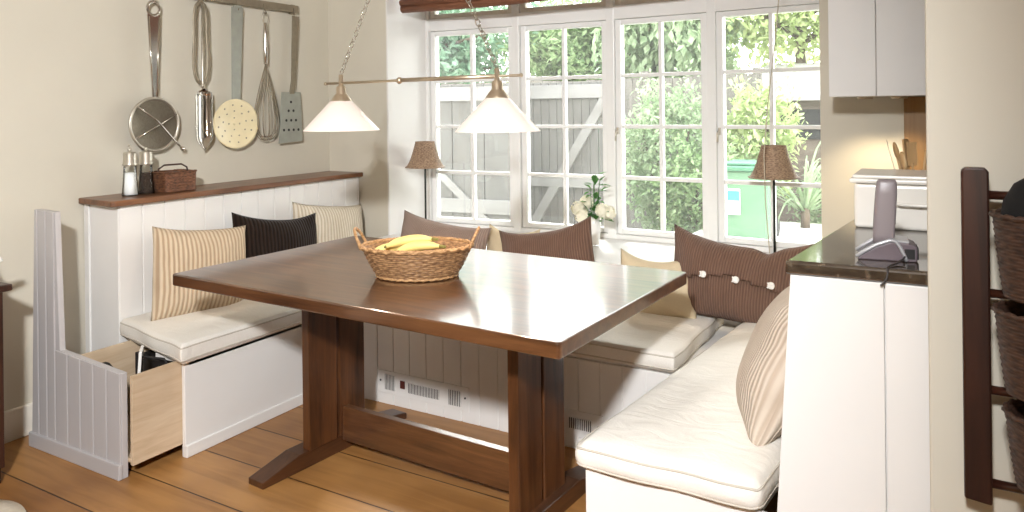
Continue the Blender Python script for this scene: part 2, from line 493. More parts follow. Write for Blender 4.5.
def put_cushion(name, args, label, loc, group=None, warp=None, **k):
    mb, seams = slab_cushion(*args, **k)
    if warp:
        for q in [mb] + seams: q.map(warp)
    o = solo(name, mb, M['linen'], label, 'seat cushion', loc, group)
    o['_off'] = loc
    for s_ in seams: link('piping', s_, M['linen_seam'], o)
    return o

def boards(axis, a0, a1, d0, d1, z0, z1, step, gap=.0035, start=None):
    """tongue and groove boards standing side by side; axis 'x' or 'y' is the run"""
    mb = MB()
    a = a0 if start is None else start
    lo = a0
    cuts = []
    while a < a1 - .01:
        if a > a0 + .01: cuts.append(a)
        a += step
    cuts = [a0] + cuts + [a1]
    for i in range(len(cuts) - 1):
        p, q = cuts[i] + (gap if i else 0), cuts[i + 1] - (gap if i < len(cuts) - 2 else 0)
        if axis == 'x': mb.box(p, q, d0, d1, z0, z1)
        else: mb.box(d0, d1, p, q, z0, z1)
    # back layer seen in the grooves
    e = abs(d1 - d0) * .25
    if axis == 'x': mb.box(a0, a1, min(d0, d1) + e, max(d0, d1) - e, z0, z1 - .001)
    else: mb.box(min(d0, d1) + e, max(d0, d1) - e, a0, a1, z0, z1 - .001)
    return mb

def woven(prof, a, b, stakes, rows, amp, c=(0, 0, 0), p=2.0, sub=4, a0=0, a1=2 * PI, inner=.007):
    """basket wall: prof(t)->(scale, z); strands weave over and under the stakes"""
    mb = MB(); n = stakes * 4; full = abs(a1 - a0 - 2 * PI) < 1e-6
    cnt = n if full else n + 1
    vs = []; fs = []
    R_ = rows * sub
    def ring(t, row, fr, inward=False):
        s_, z = prof(t)
        for k in range(cnt):
            th = a0 + (a1 - a0) * k / n
            ct, st = math.cos(th), math.sin(th)
            x = math.copysign(abs(ct) ** (2 / p), ct) * a * s_; y = math.copysign(abs(st) ** (2 / p), st) * b * s_
            o = amp * math.sin(PI * fr) * (.55 + .45 * math.cos(stakes * (th - a0) * (2 * PI / (a1 - a0)) / 2 + PI * row))
            if inward: o = -inner
            L = math.hypot(x, y) or 1
            vs.append((c[0] + x + o * x / L, c[1] + y + o * y / L, c[2] + z))
    for i in range(R_ + 1):
        row = min(i // sub, rows - 1); ring(i / R_, row, (i % sub) / sub)
    for i in range(rows, -1, -1): ring(i / rows, 0, 0, True)
    tot = R_ + 1 + rows + 1
    for i in range(tot - 1):
        for k in range(cnt if full else cnt - 1):
            k2 = (k + 1) % cnt
            fs.append((i * cnt + k, i * cnt + k2, (i + 1) * cnt + k2, (i + 1) * cnt + k))
    return mb.add(vs, fs, True)

def oval(a, b, z, n=72, c=(0, 0), p=2.0, wob=0, k=0):
    out = []
    for i in range(n):
        t = 2 * PI * i / n; ct, st = math.cos(t), math.sin(t)
        x = math.copysign(abs(ct) ** (2 / p), ct) * a; y = math.copysign(abs(st) ** (2 / p), st) * b
        L = math.hypot(x, y)
        w = wob * math.cos(k * t)
        out.append((c[0] + x + w * x / L, c[1] + y + w * y / L, z + wob * math.sin(k * t)))
    return out

# ------------------------------------------------------------------ room shell
CEIL = 2.5
WX = -3.62; WY = 3.78
struct('floor', MB().box(-3.9, 2.6, -3.2, 4.1, -.12, 0), M['floor'])
struct('wall_left', MB().box(-3.9, WX, -3.2, 4.55, -.12, CEIL + .1), M['wall'])
struct('wall_right', MB().box(2.5, 2.7, -3.2, 4.55, -.12, CEIL + .1), M['wall'])
struct('wall_back', MB().box(-3.9, 2.7, -3.4, -3.2, -.12, CEIL + .1), M['wall'])
struct('ceiling', MB().box(-3.9, 2.7, -3.4, 4.6, CEIL, CEIL + .15), M['ceil'])
w = MB()
w.box(WX, -3.12, WY, 4.27, -.12, CEIL)
w.box(-.512, 2.5, WY, 4.5, -.12, CEIL)
w.box(-3.12, -.512, WY, 4.5, 2.34, CEIL)
w.box(-3.12, -.512, 4.2, 4.5, -.12, .60)
struct('wall_window', w, M['wall'])
struct('wall_kitchen', MB().box(-.036, 2.5, 1.75, 1.93, 0, CEIL), M['wall'], bevel=.006)
struct('baseboard_left', MB().box(WX, WX + .018, -3.2, 2.1, 0, .14), M['offwhite'], bevel=.006)
# white reveal lining of the window recess
struct('trim_3', MB().box(-3.121, -3.108, WY - .001, 4.3, .6, 2.34).box(-3.108, -.53, WY, 4.3, 2.328, 2.341), M['white'], bevel=.003)

# window bow: corner posts in plan
PM = [(-3.112, 4.235), (-2.424, 4.285), (-1.777, 4.322), (-1.154, 4.305), (-.50, 4.27)]
sill = [(-3.108, 3.60)] + [(-.532, 3.60)] + [(x, y + .10) for x, y in PM[::-1]]
struct('trim_1', MB().prism(sill, .615, .65, 'z'), M['white'], bevel=.006)
fr = MB()
def seg_box(mb, p, q, half_in, half_out, z0, z1):
    d = Vector((q[0] - p[0], q[1] - p[1])); L = d.length; d.normalize()
    nx, ny = -d.y, d.x
    pts = [(p[0] - nx * half_in, p[1] - ny * half_in), (q[0] - nx * half_in, q[1] - ny * half_in), (q[0] + nx * half_out, q[1] + ny * half_out), (p[0] + nx * half_out, p[1] + ny * half_out)]
    mb.prism(pts, z0, z1)
for i in range(4):
    seg_box(fr, PM[i], PM[i + 1], .045, .055, .65, .678)      # bottom rail
    seg_box(fr, PM[i], PM[i + 1], .045, .055, 1.99, 2.075)    # transom
    seg_box(fr, PM[i], PM[i + 1], .045, .055, 2.30, 2.34)
for i, (x, y) in enumerate(PM):
    hw = .026
    fr.box(x - hw, x + hw, y - .048, y + .058, .65, 2.33)
struct('trim_2', fr, M['frame'], bevel=.004)

def sash(i, z0, z1, rows, mat, name):
    p, q = PM[i], PM[i + 1]
    d = Vector((q[0] - p[0], q[1] - p[1])); L = d.length; ang = math.atan2(d.y, d.x)
    o = bpy.data.objects.new(name, None); COL.objects.link(o); o['kind'] = 'structure'
    o.location = (p[0], p[1], 0); o.rotation_euler = (0, 0, ang)
    a, b = .028, L - .028
    f = MB(); w_ = .036
    g0, g1 = z0 + w_ - .006, z1 - w_ + .006
    f.box(a, a + w_, -.028, .028, z0, z1); f.box(b - w_, b, -.028, .028, z0, z1)
    f.box(a + w_, b - w_, -.028, .028, z0, g0); f.box(a + w_, b - w_, -.028, .028, g1, z1)
    link('sash_frame', f, mat, o, bevel=.004)
    bars = MB(); m = (a + b) / 2
    if rows > 1:
        bars.box(m - .011, m + .011, -.02, .02, g0, g1)
    for k in range(1, rows):
        z = g0 + (g1 - g0) * k / rows
        bars.box(a + w_, b - w_, -.019, .019, z - .011, z + .011)
    if rows > 1: link('glazing_bar', bars, mat, o, bevel=.004)
    link('pane', MB().box(a + w_ - .004, b - w_ + .004, -.002, .002, g0 - .004, g1 + .004), M['glass'], o)
    return o, L
for i in range(4):
    o, L = sash(i, .68, 1.988, 4, M['frame'], 'window_%d' % (i + 1))
    if i in (2, 3):
        link('latch', MB().box(.012 + .028, .05, -.05, -.028, 1.29, 1.33).tube([(.04, -.05, 1.31), (.04, -.062, 1.30), (.04, -.066, 1.25)], .006, 8), M['steel'], o)
for i in range(4):
    sash(i, 2.077, 2.298, 1, M['offwhite'], 'window_%d' % (i + 5))

# ------------------------------------------------------------------ left storage bench
B = thing('storage_bench', 'white tongue-and-groove storage bench with a tall back and brown shelf along the left wall', 'bench', (-3.2, 2.9, 0))
mb = MB()
mb.box(-2.797, -2.777, 2.03, 3.74, .05, .40)
link('front_panel', mb, M['white'], B, bevel=.003)
link('plinth', MB().box(-2.80, -2.768, 2.03, 3.74, 0, .052), M['white'], B, bevel=.004)
link('seat_board', MB().box(-3.35, -2.777, 2.17, 3.74, .384, .402).box(-3.0, -2.777, 2.05, 2.17, .384, .402), M['white'], B)
link('backrest', boards('y', 2.112, 3.765, -3.372, -3.35, 0, 1.018, .117, .003), M['white'], B, bevel=.0025)
e = MB().box(-3.605, -3.352, 2.106, 2.122, .0, 1.018).box(-3.612, -3.575, 2.098, 2.110, 0, 1.018)
link('end_panel', e, M['white'], B, bevel=.003)
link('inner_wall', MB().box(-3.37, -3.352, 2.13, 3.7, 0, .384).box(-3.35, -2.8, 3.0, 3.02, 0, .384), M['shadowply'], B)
link('shelf_top', MB().prism([(WX + .001, 2.075), (-3.325, 2.055), (-3.315, 2.068), (-3.322, WY - .002), (WX + .001, WY - .002)], 1.018, 1.046), M['ledge'], B, bevel=.005)
# pulled-out drawer: plywood box with the L-shaped end of the bench as its front
dr = MB()
dr.box(-2.822, -2.806, 1.815, 2.72, .05, .405)
dr.box(-3.265, -3.25, 1.815, 2.72, .05, .405)
dr.box(-3.25, -2.822, 1.815, 2.72, .06, .075)
dr.box(-3.25, -2.822, 2.705, 2.72, .05, .38)
D = link('drawer', dr, M['ply'], B, bevel=.0015)
D['_off'] = B['_off']
prof = [(-3.485, .0), (-2.838, .0), (-2.838, .418), (-3.270, .445), (-3.297, 1.032), (-3.445, 1.036)]
fp = MB().prism(prof, 1.79, 1.815, 'y')
# boards on the face, cut to the L outline
cuts = [-3.485, -3.425, -3.36, -3.297, -3.205, -3.113, -3.021, -2.930, -2.838]
def topz(x):
    if x <= -3.297: return 1.034
    return .445 + (x + 3.297) * (.418 - .445) / (.459)
for i in range(8):
    a, b = cuts[i] + .003, cuts[i + 1] - .003
    if i == 0:
        fp.prism([(-3.48, .06), (b, .06), (b, 1.033), (-3.445, 1.036)], 1.783, 1.79, 'y')
    else:
        za, zb = topz(a), topz(b)
        fp.prism([(a, .06), (b, .06), (b, zb), (a, za)], 1.783, 1.79, 'y')
link('drawer_front', fp, M['greyp'], D, bevel=.002, fix=True)
link('drawer_plinth', MB().box(-3.49, -2.834, 1.772, 1.79, .0, .062), M['greyp'], D, bevel=.004)

# things lying in the open drawer
o = solo('booklet', MB().box(-.006, .006, -.055, .055, 0, .37), M['ceram'], 'white booklet standing upright in the open bench drawer', 'booklet', (0, 0, 0), bevel=.001)
o.matrix_world = Matrix.Translation((-2.995, 1.95, .0765)) @ Matrix.Rotation(R(52), 4, 'Z') @ Matrix.Rotation(R(4), 4, 'Y')
t = thing('wire_rack', 'black wire frame sticking up out of the open bench drawer', 'rack', (-2.93, 1.95, .0765), world=False)
link('bar', MB().box(-.046, -.026, -.012, .012, 0, .365), M['black'], t, bevel=.003)
link('wire_loop', MB().tube([(-.035, 0, .27), (-.035, 0, .345), (.09, .03, .345), (.10, .032, .332), (.10, .032, .25), (.09, .03, .24), (-.035, 0, .24)], .005, 8, True), M['black'], t)
pc = MB().ball((0, 0, .16), .06, 14, 10, (1.2, .8, 2.6)); pc.map(lambda v: (v.x * (1 + .1 * math.sin(30 * v.z)), v.y, v.z))
o = solo('pouch', pc, M['black'], 'black rounded pouch in the drawer corner beside its front panel', 'pouch', (0, 0, 0)); o.location = (-3.10, 1.885, .081)
solo('dark_opening_block', MB().box(-3.2, -2.86, 2.12, 2.5, .0765, .33).box(-3.21, -2.85, 2.11, 2.51, .33, .352), M['dark'], 'dark lidded block standing for the shaded opening under the seat', 'box', (-3.0, 2.3, .0765), bevel=.006)  # added dark block where the hollow bench is only in shade

# left seat cushion and its three cushions
put_cushion('seat_cushion', (-3.345, -2.752, 2.02, 3.62, .403, .489), 'white linen seat cushion on the left bench, overhanging the open drawer', (-3.05, 2.8, .40), 'bench seat cushions', seed=3, r=.007, dome=.006,
            warp=lambda v: (v.x, v.y - .20 * (v.x + 2.752) * max(0, 1 - (v.y - 2) / 1.5) - .02, v.z))
put_pillow('throw_cushion', .50, .44, .17, M['cord_beige'], (-3.155, 2.40, .455), R(84), R(10), 'beige ribbed corduroy cushion at the near end of the left bench', 'cushions on the benches', 1, ear=.035, roll=R(7), sag=.012)
put_pillow('throw_cushion', .55, .44, .17, M['cord_black'], (-3.15, 2.89, .463), R(84), R(11), 'dark brown ribbed cushion, middle one on the left bench', 'cushions on the benches', 2, ear=.035, roll=R(7), sag=.035)
put_pillow('throw_cushion', .56, .46, .15, M['cord_cream'], (-3.19, 3.33, .44), R(88), R(9), 'cream ribbed cushion at the far end of the left bench', 'cushions on the benches', 3, ear=.035, roll=R(8), sag=.01)

# ------------------------------------------------------------------ window bench and right bench
W = thing('window_bench', 'white boarded bench running along beneath the window behind the table', 'bench', (-1.85, 3.2, 0))
link('front_panel', boards('x', -2.766, -.88, 2.89, 2.908, 0, .386, .1, .003, start=-2.762), M['white'], W, bevel=.0025)
link('seat_board', MB().box(-2.768, -.86, 2.905, 3.62, .384, .402), M['white'], W)
link('backrest', MB().box(-2.765, -.42, 3.625, 3.645, .0, .613), M['white'], W, bevel=.002)
put_cushion('seat_cushion', (-2.745, -.935, 2.865, 3.60, .403, .482), 'white linen seat cushion on the window bench behind the table', (-1.85, 3.2, .4), 'bench seat cushions', seed=5, r=.009, dome=.008)

def heater(name, label, x0, grilles, sw, scr, loc):
    h = thing(name, label, 'heater', loc)
    x1 = scr[1] + .02
    link('face_plate', MB().box(scr[0] - .02, x1, 2.8855, 2.8905, .055, .165), M['white'], h, bevel=.001)
    for a, b, z0, z1, n in grilles:
        g = MB().box(a, b, 2.884, 2.8856, z0, z1)
        gr = link('grille', g, M['dark'], h)
        gr['_off'] = h['_off']
        s_ = MB(); st = (b - a) / n
        for k in range(n): s_.box(a + st * (k + .62), a + st * (k + 1), 2.8815, 2.8842, z0, z1)
        s_.box(a - .002, b + .002, 2.882, 2.8845, z1, z1 + .003).box(a - .002, b + .002, 2.882, 2.8845, z0 - .003, z0)
        link('louvre', s_, M['white'], gr)
    if sw: link('switch', MB().box(sw[0], sw[1], 2.880, 2.8856, .095, .133), M['switch'], h, bevel=.002)
    for s_ in scr: link('screw', MB().lathe([(.0045, 0), (.0045, .003)], n=10, M=Matrix.Translation((s_, 2.8856, .115)) @ Matrix.Rotation(R(90), 4, 'X')), M['black'], h)
heater('plinth_heater', 'white plinth heater with three grilles and a red switch low on the window bench', -2.47,
       [(-2.412, -2.35, .074, .15, 7), (-2.268, -2.086, .080, .128, 20), (-2.03, -1.962, .07, .142, 7)], (-2.316, -2.288), (-2.44, -1.938), (-2.2, 2.884, .055))
heater('plinth_heater', 'small white vent grille low on the window bench, right of the table post', -1.45, [(-1.405, -1.30, .088, .135, 12)], (-1.46, -1.436), (-1.475, -1.27), (-1.36, 2.884, .055))

SH = .09; YR = 1.985
def shx(v): return (v.x + SH * (v.y - YR), v.y, v.z)
Bn = thing('corner_bench', 'plain white bench on the right in front of the dark-topped counter', 'bench', (-.65, 2.4, 0))
link('front_panel', MB().box(-.917, -.40, 1.985, 2.003, 0, .402), M['white'], Bn, bevel=.003)
link('side_panel', MB().box(-.917, -.90, 2.003, 3.6, 0, .386).map(shx), M['white'], Bn)
link('seat_board', MB().box(-.90, -.43, 2.003, 3.6, .386, .402).map(shx), M['white'], Bn)
put_cushion('seat_cushion', (-.935, -.418, 1.962, 3.56, .403, .487), 'large white linen seat cushion on the right bench beside the white counter panel', (-.65, 2.6, .4), 'bench seat cushions', seed=8, shear=SH, y_ref=YR, r=.03, dome=.028)

# cushions on the window side
put_pillow('throw_cushion', .62, .36, .17, M['cord_grey'], (-2.53, 3.47, .474), R(0), R(12), 'grey-brown cushion below the window, behind the fruit basket', 'cushions on the benches', 4, sag=.02, roll=R(6))
put_pillow('throw_cushion', .36, .33, .12, M['tan'], (-2.10, 3.555, .474), R(-8), R(10), 'small cream cushion corner between the grey-brown and chocolate cushions', 'cushions on the benches', 5, sag=.03)
put_pillow('throw_cushion', .55, .38, .17, M['cord_brown'], (-1.765, 3.44, .480), R(0), R(10), 'chocolate brown cushion in front of the flower vase', 'cushions on the benches', 6, sag=.035, roll=R(-12))
put_pillow('throw_cushion', .37, .31, .13, M['tan'], (-1.18, 3.36, .470), R(8), R(14), 'tan linen cushion behind the far right corner of the table', 'cushions on the benches', 7, ear=.03, sag=.05)
bol = put_pillow('button_cushion', .64, .40, .20, M['cord_brown'], (-.835, 3.40, .474), R(-6), R(12), 'large brown corduroy cushion with a row of pale buttons in the bench corner', 'cushions on the benches', 9, ear=.07, sag=.045, roll=R(2.5), pleat=.02)
# folded flap over the upper part and its buttons
def flap():
    base = pillow(.66, .415, .225, 9, ear=.07, sag=.045, pleat=.02)
    keep = MB(); vs = base.v; ids = {}
    for f in base.f:
        c = [vs[i] for i in f]
        zc = sum(p[2] for p in c) / 4; xc = sum(p[0] for p in c) / 4; yc = sum(p[1] for p in c) / 4
        if zc > .205 + .015 * math.cos(xc * 16) and yc < .012:
            keep.add([(p[0], p[1] - .006, p[2] - .008) for p in c], [(0, 1, 2, 3)], True)
    return keep
fl = link('flap', flap(), M['cord_brown'], bol)
bm = bmesh.new(); bm.from_mesh(fl.data); bmesh.ops.remove_doubles(bm, verts=bm.verts, dist=.0005)
for f in bm.faces: f.smooth = True
bm.to_mesh(fl.data); bm.free()
so = fl.modifiers.new('thick', 'SOLIDIFY'); so.thickness = .006; so.offset = 0
for bx in (-.115, .035, .185):
    b_ = MB()
    Mx = Matrix.Translation((bx, -.128 + .28 * bx * bx, .200)) @ Matrix.Rotation(R(90), 4, 'X')
    b_.lathe([(.0, 0), (.012, 0), (.016, .004), (.012, .009), (0, .010)], n=16, cap=False, M=Mx)
    for s_ in (-1, 1): b_.box(-.017, .017, -.003, .003, .007, .013, Mx @ Matrix.Rotation(s_ * R(40), 4, 'Z'))
    link('button', b_, M['ceram'], bol)['label'] = 'pale toggle button'
put_pillow('throw_cushion', .48, .46, .22, M['cord_stone'], (-.525, 2.385, .480), R(-78), R(25), 'stone coloured ribbed corduroy cushion leaning on the white counter panel at right', 'cushions on the benches', 11, ear=.02)

# ------------------------------------------------------------------ counter, worktop and what stands there
K = thing('counter_unit', 'white panelled counter with a dark polished stone top behind the right bench', 'counter', (0, 2.8, 0))
body = MB()
v = [(-.395, 2.0, 0), (.3, 2.0, 0), (.3, 2.0, 1.027), (-.345, 2.0, 1.027), (-.235, 3.775, 0), (.3, 3.775, 0), (.3, 3.775, 1.027), (-.185, 3.775, 1.027)]
body.add(v, [(0, 1, 2, 3), (5, 4, 7, 6), (4, 0, 3, 7), (3, 2, 6, 7), (1, 5, 6, 2), (0, 4, 5, 1)])
link('body', body, M['white'], K)
link('end_panel', MB().prism([(-.409, 0), (-.1325, 0), (-.1325, 1.026), (-.3435, 1.026)], 1.982, 2.0, 'y'), M['white'], K, bevel=.002)
link('filler_panel', MB().prism([(-.1295, 0), (.0, 0), (.0, 1.026), (-.1295, 1.026)], 1.983, 2.0, 'y'), M['white'], K, bevel=.002)
link('worktop', MB().prism([(-.355, 1.972), (.3, 1.992), (.3, 3.777), (-.188, 3.777)], 1.027, 1.062, 'z'), M['granite'], K, bevel=.008, seg=3)['label'] = 'dark polished stone worktop'

# cordless telephone
T = thing('cordless_phone', 'grey cordless telephone standing upright in its cradle on the dark worktop', 'telephone', (-.146, 2.12, 1.062), rot=(0, 0, R(6)), world=False)
base = MB()
prof = [(-.056, 0), (.075, 0), (.078, .004), (.078, .038), (.058, .046), (.02, .048), (-.01, .036), (-.035, .020), (-.054, .006)]
base.prism(prof, -.045, .045, 'y')
link('cradle', base, M['phone_d'], T, bevel=.005, fix=True)
arc = [(-.058, .008), (-.04, .022), (-.012, .040), (.018, .052), (.030, .050), (.040, .036), (.050, .014), (.054, .003)]
tr = MB()
for y in (-.047, .047): tr.tube([(x, y, z) for x, z in arc], .0045, 8)
tr.prism([(.022, .0475), (.06, .046), (.06, .050), (.022, .0525)], -.04, .04, 'y')
link('silver_trim', tr, M['phone_l'], T, fix=True)
link('socket_panel', MB().box(.078, .081, -.038, -.012, .006, .034).box(.078, .081, .0, .026, .006, .034).box(.05, .072, -.0475, -.045, .008, .032), M['black'], T)
hs = MB()
secs = [(.0, .020, .012), (.03, .022, .013), (.10, .0225, .0135), (.16, .022, .014), (.198, .0205, .014), (.207, .017, .011)]
def rr(w_, d_, z, n=24, sh=0):
    out = []
    for k in range(n):
        a = 2 * PI * k / n; c, s_ = math.cos(a), math.sin(a)
        out.append((math.copysign(abs(c) ** .5, c) * w_ + sh, math.copysign(abs(s_) ** .5, s_) * d_, z))
    return out
vs = []
for z, w_, d_ in secs: vs += rr(w_, d_, z, sh=.10 * z * 0)
n = 24; fs = [tuple(range(n))[::-1], tuple(range(5 * n, 6 * n))]
for i in range(5):
    for k in range(n): fs.append((i * n + k, i * n + (k + 1) % n, (i + 1) * n + (k + 1) % n, (i + 1) * n + k))
hs.add(vs, fs, True)
hs.map(lambda v: (v.x * 1.15 + .004 + .05 * v.z, v.y * 1.1 + .05 * v.z, v.z * .79 + .034))
hd = link('handset', hs, M['phone'], T)
link('earpiece', MB().box(-.008, .008, -.0155, -.0135, .15, .153).map(lambda v: (v.x + .014, v.y + .009, v.z)), M['black'], hd)
cab = [(.05, -.049, .014), (.045, -.062, .010), (.03, -.09, .004), (.015, -.118, .003), (.008, -.140, .002), (.007, -.150, -.01), (.005, -.151, -.022), (-.002, -.151, -.034), (-.008, -.150, -.040)]
link('cable', MB().tube(cab, .0025, 8), M['cable'], T)['label'] = 'dark cable hanging over the worktop edge'

# bread bin
Bb = thing('bread_bin', 'ivory enamel bread bin with a lid on the worktop behind the telephone', 'bread bin', (-.07, 2.73, 1.062))
link('body', MB().box(-.256, .10, 2.60, 2.86, 1.062, 1.204), M['binen'], Bb, bevel=.012, seg=4)
lid = MB().box(-.268, .11, 2.588, 2.872, 1.204, 1.219).box(-.26, .103, 2.595, 2.865, 1.219, 1.230)
link('lid', lid, M['binen'], Bb, bevel=.006, seg=3)
hp = [(-.145, 2.598, 1.147), (-.142, 2.585, 1.146), (-.12, 2.578, 1.144), (-.07, 2.576, 1.143), (-.02, 2.578, 1.144), (.0, 2.585, 1.146), (.003, 2.598, 1.147)]
link('handle', MB().tube(hp, .006, 8), M['binen'], Bb)

# utensil crocks behind the bin
cr = MB().lathe([(.045, 0), (.052, .01), (.053, .12), (.056, .128), (.05, .13), (.046, .12), (.044, .012)], (-.10, 3.02, 1.062), 28)
solo('utensil_crock', cr, M['ceram'], 'white crock of wooden spoons behind the ivory bread bin', 'crock', (-.10, 3.02, 1.062))
def utensil(name, label, base, top, kind):
    b, t_ = Vector(base), Vector(top); d = t_ - b
    mb = MB()
    if kind == 'spoon':
        mb.tube([b, b + d * .8, b + d * .84], .0058, 8)
        h = MB().ball((0, 0, 0), .022, 12, 8, (1, .4, 1.6))
        q = d.to_track_quat('Z', 'Y').to_matrix().to_4x4()
        mb.add([Matrix.Translation(b + d * .92) @ q @ Vector(p) for p in h.v], h.f, True)
        mat = M['spoon']
    elif kind == 'spatula':
        q = Matrix.Translation(b) @ d.to_track_quat('Z', 'Y').to_matrix().to_4x4(); L = d.length
        mb.tube([b, b + d * .7], .0045, 8)
        mb.box(-.018, .018, -.003, .003, L * .66, L, q); mat = M['spoon']
    elif kind == 'knife':
        q = Matrix.Translation(b) @ d.to_track_quat('Z', 'Y').to_matrix().to_4x4(); L = d.length
        mb.prism([(-.011, L * .3), (.008, L * .3), (.011, L * .95), (0, L)], -.001, .001, 'y'); mb.v = [tuple(q @ Vector(p)) for p in mb.v]
        mb.tube([b, b + d * .35], .006, 8); mat = M['steel']
    o = solo(name, mb, mat, label, 'utensil', tuple(b), 'utensils in the crock', fix=True)
utensil('steel_knife', 'steel blade pointing up at the left of the utensil crock', (-.125, 3.01, 1.07), (-.187, 3.0, 1.325), 'knife')
utensil('wooden_spoon', 'wooden spoon leaning left in the crock behind the bread bin', (-.11, 3.03, 1.07), (-.160, 3.02, 1.30), 'spoon')
utensil('wooden_spatula', 'pale wooden spatula upright in the middle of the crock', (-.10, 3.02, 1.07), (-.108, 3.03, 1.315), 'spatula')
utensil('wooden_spoon', 'wooden spoon leaning right in the crock beside the wall edge', (-.09, 3.01, 1.07), (-.045, 3.0, 1.305), 'spoon')
utensil('wooden_spatula', 'small wooden spatula at the right rim of the crock', (-.085, 3.03, 1.07), (-.063, 3.03, 1.285), 'spatula')
utensil('wooden_spoon', 'wooden spoon tilted farthest right out of the crock', (-.08, 3.02, 1.07), (-.022, 3.01, 1.33), 'spoon')
utensil('wooden_spatula', 'narrow wooden spatula behind the pale one in the crock', (-.105, 3.04, 1.07), (-.130, 3.05, 1.325), 'spatula')
utensil('wooden_spoon', 'short wooden spoon low between the blade and the pale spatula', (-.105, 3.0, 1.07), (-.135, 2.985, 1.265), 'spoon')

# wall cabinet over the worktop
C = thing('wall_cabinet', 'white wall cabinet hung at upper right above the worktop', 'cabinet', (-.1, 3.6, 1.485))
link('carcass', MB().box(-.425, .5, 3.452, 3.778, 1.487, 2.46), M['white'], C, bevel=.002)
for a, b in ((-.43, -.2487), (-.2473, .12), (.1214, .5)):
    link('door', MB().box(a, b, 3.432, 3.452, 1.485, 2.46), M['white'], C, bevel=.003)
for x in (-.30, -.17):
    l_ = link('puck_light', MB().lathe([(.03, 0), (.032, .004), (.032, .012)], (x, 3.55, 1.475), 20), M['brass'], C)
struct('trim_4', MB().box(-.163, .6, 3.762, 3.779, 1.063, 1.484), M['panel'], bevel=.003)  # added panel; its tan stands for a warm-lit stretch of wall

# ------------------------------------------------------------------ table
TC = (-1.804, 2.418, 0); TR = R(-2.3)
Tb = thing('dining_table', 'long dark oak trestle table in the middle of the room', 'table', TC, rot=(0, 0, TR), world=False)
top = MB()
hx, hy = .894, .524
def rc(hx, hy, r, n=6):
    pts = []
    for cx, cy, a0 in ((hx - r, hy - r, 0), (-hx + r, hy - r, 90), (-hx + r, -hy + r, 180), (hx - r, -hy + r, 270)):
        for k in range(n + 1):
            a = R(a0 + 90 * k / n); pts.append((cx + r * math.cos(a), cy + r * math.sin(a)))
    return pts
link('tabletop', top.prism(rc(hx, hy, .014), .752, .80), M['table'], Tb, bevel=.006, seg=3)
for pv, ang, fo in (((-2.262, 2.40), R(-5), -.028), ((-1.262, 2.36), R(-4), .012)):
    Rz = Matrix.Rotation(ang - TR, 4, 'Z'); c_ = Matrix.Rotation(-TR, 4, 'Z') @ Vector((pv[0] - TC[0], pv[1] - TC[1], 0)); Mt = Matrix.Translation(c_) @ Rz
    tm = lambda v: Mt @ v
    for y0, y1 in ((-.175, -.028), (-.012, .13)):
        link('post', MB().box(-.022, .022, y0, y1, .065, .716).map(tm), M['tablez'], Tb, bevel=.003)
    link('bearer', MB().prism([(-.42, .752), (-.42, .735), (-.36, .706), (.34, .706), (.40, .735), (.40, .752)][::-1], -.035, .035, 'x').map(tm), M['tabley'], Tb, bevel=.003, fix=True)
    link('foot', MB().prism([(-.40, 0), (-.40, .025), (-.22, .066), (.18, .066), (.40, .028), (.40, 0)][::-1], fo - .046, fo + .046, 'x').map(tm), M['tabley'], Tb, bevel=.004, fix=True)
link('stretcher', MB().box(-.50, .525, -.034, .0, .045, .19), M['table'], Tb, bevel=.003)

# fruit basket
FB = thing('fruit_basket', 'oval honey wicker basket with two looped handles on the table', 'basket', (-1.80, 2.355, .80), rot=(0, 0, R(28)), world=False)
def bprof(t): return (.72 + .28 * t ** .8, .008 + .108 * t)
link('body', woven(bprof, .214, .157, 44, 13, .0045), M['wick'], FB)
link('base', MB().lathe([(0, .004), (.1, .004), (.152, .006), (.152, .012), (.1, .010), (0, .010)], n=48, sx=1, sy=.74, cap=False), M['wick'], FB)
rim = MB()
for k in range(3): rim.tube([(p[0], p[1], p[2] + .004 * math.sin(26 * 2 * PI * i / 120 + k * 2.1)) for i, p in enumerate(oval(.215 + .004 * math.cos(k * 2.1), .158 + .004 * math.cos(k * 2.1), .120, 120))], .0055, 8, True)
link('rim', rim, M['wick_rim'], FB)
link('foot_braid', MB().tube(oval(.156, .115, .008, 96, wob=.002, k=30), .006, 8, True), M['wick_rim'], FB)
for s_ in (-1, 1):
    pts = []
    for k in range(15):
        a = PI * k / 14
        pts.append((s_ * (.210 + .034 * math.sin(a)), .050 * math.cos(a), .112 + .074 * math.sin(a) ** .8))
    h = MB().tube(pts, .006, 8)
    h.tube([(p[0], p[1], p[2] + .003) for p in pts], .0045, 8)
    link('handle', h, M['wick_rim'], FB)
def banana(name, label, loc, rz, L=.2, lift=0, roll=0):
    t = thing(name, label, 'banana', loc, 'bananas in the basket', (roll, lift, rz), world=False)
    path = []; rad = []
    for k in range(17):
        u = -1 + 2 * k / 16
        path.append((u * L / 2, .030 * (1 - u * u) - .02, .0)); rad.append(.0185 * max(.28, (1 - abs(u) ** 3.2)) ** .7)
    link('skin', MB().tube(path, rad, 10), M['banana'], t)
    e = path[-1]; link('stem', MB().tube([e, (e[0] + .022, e[1] - .012, 0)], [.0075, .006], 8), M['banana_t'], t)
    s0 = path[0]; link('tip', MB().tube([s0, (s0[0] - .006, s0[1] - .003, 0)], [.006, .004], 8), M['banana_t'], t)
banana('banana', 'yellow banana lying on top of the others in the basket', (-1.825, 2.335, .938), R(40), .18, R(-7), R(12))
banana('banana', 'banana at the front of the basket, lowest and furthest left', (-1.88, 2.315, .91), R(26), .165, R(-5), R(10))
banana('banana', 'banana at the right of the bunch under the top one', (-1.775, 2.325, .92), R(46), .165, R(-4), R(14))
# cloth that the fruit lies on
def bed(v): return v

